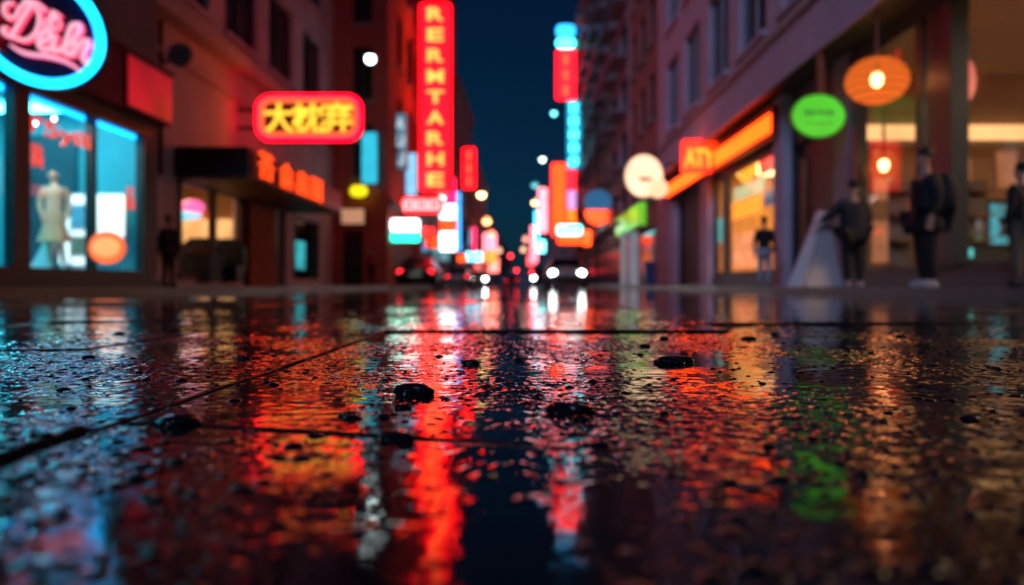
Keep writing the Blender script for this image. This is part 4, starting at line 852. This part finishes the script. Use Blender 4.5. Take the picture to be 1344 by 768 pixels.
def car(label, x, y, rz, paint, head=True, lit=1.0, hs=1.0):
    t = thing('car', label, 'car', (x, y, 0), 'cars on the street', rz)   # front faces local -y
    st_ = [(-2.15, .35, .55, .0, .62), (-2.05, .25, .72, .0, .80), (-1.2, .2, .90, 0, .88), (-.75, .2, .95, 0, .9), (.4, .2, .97, 0, .9), (1.4, .2, .98, 0, .89), (2.0, .25, .92, 0, .84), (2.15, .38, .75, 0, .72)]
    vs, fs = [], []
    for yy, zb, zt, _, hw in st_:
        ring = [(-hw*.92, zb), (-hw, zb+.15), (-hw, zt-.18), (-hw*.9, zt-.03), (0, zt+.015), (hw*.9, zt-.03), (hw, zt-.18), (hw, zb+.15), (hw*.92, zb)]
        vs += [(a, yy, b) for a, b in ring]
    n = 9
    for i in range(len(st_)-1):
        for k_ in range(n): k3 = (k_+1) % n; fs.append((i*n+k_, i*n+k3, (i+1)*n+k3, (i+1)*n+k_))
    fs += [tuple(range(n-1, -1, -1)), tuple((len(st_)-1)*n+i for i in range(n))]
    MB().add(vs, fs).build('body', paint, t, True, True)
    cab = [(-.85, .93, .76), (-.25, 1.36, .6), (.75, 1.42, .6), (1.65, .97, .74)]; vs = []
    for yy, zt, hw in cab: vs += [(-hw, yy, zt), (hw, yy, zt)]
    g_ = MB(); base = [(-.76, -.85, .93), (.76, -.85, .93), (.76, 1.65, .93), (-.76, 1.65, .93)]; top = [(-.58, -.2, 1.36), (.58, -.2, 1.36), (.58, .85, 1.38), (-.58, .85, 1.38)]
    g_.add(base+top, [(0, 1, 5, 4), (1, 2, 6, 5), (2, 3, 7, 6), (3, 0, 4, 7)]); g_.build('windows', WIN, t, True)
    MB().add([(-.6, -.22, 1.36), (.6, -.22, 1.36), (.6, .87, 1.38), (-.6, .87, 1.38), (-.5, -.05, 1.43), (.5, -.05, 1.43), (.5, .7, 1.44), (-.5, .7, 1.44)], [(0, 1, 5, 4), (1, 2, 6, 5), (2, 3, 7, 6), (3, 0, 4, 7), (4, 5, 6, 7), (0, 3, 2, 1)]).build('roof', paint, t, True, True)
    for sx in (-1, 1):
        for yy in (-1.35, 1.35):
            w = MB(); w.xf = Matrix.Translation((sx*.82, yy, .32)) @ Matrix.Rotation(R(90), 4, 'Y'); w.lathe([(.2, -.11), (.31, -.11), (.32, -.07), (.32, .07), (.31, .11), (.2, .11)], (0, 0, 0), 20); q = w.build('wheel', mat('tyre', (.012, .012, .012), .8, .2, 9), t, True, True)
            w = MB(); w.xf = Matrix.Translation((sx*.89, yy, .32)) @ Matrix.Rotation(R(90), 4, 'Y'); w.lathe([(.19, -.05), (.19, .05)], (0, 0, 0), 16); w.build('rim', mat('alloy', (.4, .4, .42), .35, .1, 5, 1), q, True)
        MB().ball((sx*.62, -2.06, .64), .14*hs, .07, .11*hs, 14, 8).build('headlight', emis('headlight_%d' % int(lit*10), (.92, 1, .97), 30*lit, .02) if head else mat('lens_clear', (.3, .3, .32), .1, .1, 5), t, True, True)
        MB().ball((sx*.66, 2.08, .72), .16, .05, .10, 14, 8).build('taillight', emis('taillight', (1, .015, .03), 5, .05), t, True, True)
        MB().ball((sx*.95, -.65, 1.0), .09, .06, .07, 10, 6).build('mirror', paint, t, True, True)
    MB().box(-.45, .45, -2.19, -2.151, .34, .48).build('grille', DARK, t, True); MB().box(-.26, .26, 2.151, 2.17, .5, .62).build('number_plate', mat('plate', (.6, .6, .55), .5, .05, 5), t, True)
    return t
PT = mat('teal_paint', (.22, .34, .37), .25, .15, 3); PK = mat('black_paint', (.015, .013, .02), .22, .2, 3); PS = mat('silver_paint', (.3, .32, .34), .3, .1, 3)
car('teal car coming on with bright headlights on the right', X(744.5, 34.5)-.0, 36.5, 0, PT)
car('oncoming car behind the teal car with headlights half hidden', X(711, 62), 64, 0, PK, lit=.8, hs=1.2)
car('oncoming silver car left of the centre line with white headlights', X(627.5, 70), 72, 0, PS, hs=1.25)
car('dark car parked at the left kerb showing red taillights', X(560, 40), 38, R(180), PK, head=False)
car('dark car ahead of the parked one in the left lane', X(600, 58), 60, R(180), PT, head=False)
car('far car leaving with red taillights in the middle', X(672, 112), 110, R(180), PK, head=False)
# A-board beside the first woman
t = thing('sandwich_board', 'white folding pavement sign leaning apart beside the cafe door', 'sign board', (4.85, 13, .09)); y = 13.0
a0, a1, tp = (X(1030, y)), X(1096, y), X(1078, y); zt = Z(276, y)
MB().add([(a0, y-.1, .1), (a0+.12, y-.45, .1), (tp-.015, y-.12, zt), (tp-.03, y+.12, zt), (a0+.02, y-.06, .1), (a0+.15, y-.41, .1), (tp+.02, y-.1, zt), (tp+.01, y+.14, zt)], [(0, 1, 2, 3), (7, 6, 5, 4), (0, 4, 5, 1), (1, 5, 6, 2), (2, 6, 7, 3), (3, 7, 4, 0)]).build('white_panel', mat('white_board', (.86, .88, .9), .5, .05, 3), t)
MB().add([(a0+.17, y-.43, .1), (a1, y-.3, .1), (tp+.06, y-.1, zt), (tp+.03, y-.1, zt), (a0+.17, y-.39, .1), (a1, y-.26, .1), (tp+.06, y-.06, zt), (tp+.03, y-.06, zt)], [(0, 1, 2, 3), (7, 6, 5, 4), (0, 4, 5, 1), (1, 5, 6, 2), (2, 6, 7, 3), (3, 7, 4, 0)]).build('grey_panel', mat('grey_board', (.5, .49, .52), .6, .08, 3), t)
MB().tube([(tp, y-.14, zt+.01), (tp, y+.14, zt+.01)], .025).build('hinge', DARK, t)
t = thing('rubbish_bin', 'blue bin standing against the red building', 'bin', (X(855, 37), 37, .09)); y = 37
MB().add([(X(848, y), y, .12), (X(864, y), y, .12), (X(865, y), y, 1.15), (X(847, y), y, 1.15), (X(848, y), y+.5, .12), (X(864, y), y+.5, .12), (X(865, y), y+.55, 1.15), (X(847, y), y+.55, 1.15)], [(0, 1, 2, 3), (4, 7, 6, 5), (1, 5, 6, 2), (0, 3, 7, 4), (0, 4, 5, 1), (3, 2, 6, 7)]).build('body', mat('blue_plastic', (.015, .08, .22), .45, .1, 5), t); MB().box(X(846, y), X(866, y), y-.04, y+.6, 1.155, 1.24).build('lid', mat('blue_plastic', (.015, .08, .22), .45, .1, 5), t)
for sx in (848.8, 863): MB().tube([(X(sx, y)-.02, y+.5, .16), (X(sx, y)+.02, y+.5, .16)], .07, 12).build('wheel', DARK, t)

# people
NAVY = mat('navy_jacket', (.012, .016, .024), .75, .3, 9); BLACK = mat('black_cloth', (.008, .009, .012), .8, .3, 9); DENIM = mat('pale_jeans', (.35, .42, .5), .8, .15, 9); SHOE_W = mat('pale_trainer', (.28, .29, .32), .5, .1, 6); SHOE_B = mat('dark_shoe', (.02, .02, .022), .5, .2, 6); REDJ = mat('dull_red_jacket', (.22, .03, .035), .8, .2, 8)
person('person in a dark navy jacket resting one hand on the white pavement sign', (X(1120, 12.6), 12.6, .09), R(180), 1.68, NAVY, BLACK, SHOE_W, arms={'r': ((.36, -.02, 1.19), (.52, -.05, 1.10)), 'l': ((-.25, .0, 1.13), (-.25, -.05, .88))}, bulk=1.85, leg_bulk=1.6)
p2 = person('tall person in black with a rucksack facing left before the cafe glass', (X(1216, 10.3), 10.3, .09), R(-90), 1.78, BLACK, BLACK, SHOE_W, bulk=1.8, leg_bulk=1.6, lean=.02, long_coat=True)
bg = MB(); bg.ball((0, .25, 1.22), .17, .15, .27, 18, 10); bg.build('rucksack', mat('rucksack_cloth', (.012, .016, .02), .8, .3, 9), p2, True, True)
person('person in black and olive trousers cut off by the right edge', (X(1342, 10.4), 10.4, .09), R(200), 1.62, BLACK, mat('olive_trousers', (.10, .085, .06), .8, .2, 8), SHOE_B)
person('slim person in a black top and pale jeans before the noodle shop window', (X(1003, 19.2), 19.2, .09), R(150), 1.66, BLACK, DENIM, SHOE_W, bulk=1.25)
person('dark person standing in shadow at the left end of the restaurant window', (X(221, 16.9), 16.9, .09), R(60), 1.48, BLACK, NAVY, SHOE_B, bulk=1.35)
person('person in a dull red jacket by the dark doorway of the brick building', (X(487, 32), 32, .09), R(30), 1.50, REDJ, NAVY, SHOE_B)

# ================================================================== LIGHT, SKY, CAMERA
sc = bpy.context.scene
w = bpy.data.worlds.new('World'); sc.world = w; w.use_nodes = True; nt = w.node_tree; n, l = nt.nodes, nt.links
sky = n.new('ShaderNodeTexSky'); sky.sky_type = 'NISHITA'; sky.sun_disc = False; sky.sun_elevation = R(30); sky.sun_rotation = R(156)
mx = n.new('ShaderNodeMix'); mx.data_type = 'RGBA'; mx.blend_type = 'MULTIPLY'; mx.inputs[0].default_value = 1; mx.inputs[7].default_value = (.0048, .034, .068, 1)
l.new(sky.outputs['Color'], mx.inputs[6]); bgn = n['Background']; l.new(mx.outputs[2], bgn.inputs['Color']); bgn.inputs['Strength'].default_value = .1
sd = bpy.data.lights.new('cool_fill_sun', 'SUN'); sd.energy = .75; sd.angle = R(20); sd.color = (.52, .60, 1); so = bpy.data.objects.new('cool_fill_sun', sd); C.objects.link(so); so.rotation_euler = Vector((.38, .79, -.5)).to_track_quat('-Z', 'Y').to_euler()  # added soft fill for facades and people, no moon behind it
cd = bpy.data.cameras.new('camera'); cam = bpy.data.objects.new('camera', cd); C.objects.link(cam); cam.location = (0, 0, CAMH); cam.rotation_euler = (R(90), 0, 0)
cd.sensor_width = 36; cd.lens = F/1344*36; cd.shift_x = (672-UC)/1344; cd.shift_y = -(384-HV)/1344; cd.clip_start = .02; cd.clip_end = 2000
cd.dof.use_dof = True; cd.dof.focus_distance = 1.12; cd.dof.aperture_fstop = 2.6
sc.camera = cam
sc.view_settings.view_transform = 'Standard'; sc.view_settings.look = 'None'; sc.view_settings.gamma = 1; sc.view_settings.exposure = 0
sc.render.engine = 'CYCLES'; cy = sc.cycles
cy.use_denoising = True; cy.max_bounces = 8; cy.transparent_max_bounces = 12; cy.sample_clamp_indirect = 6; cy.blur_glossy = .3; cy.use_light_tree = True; cy.caustics_reflective = True
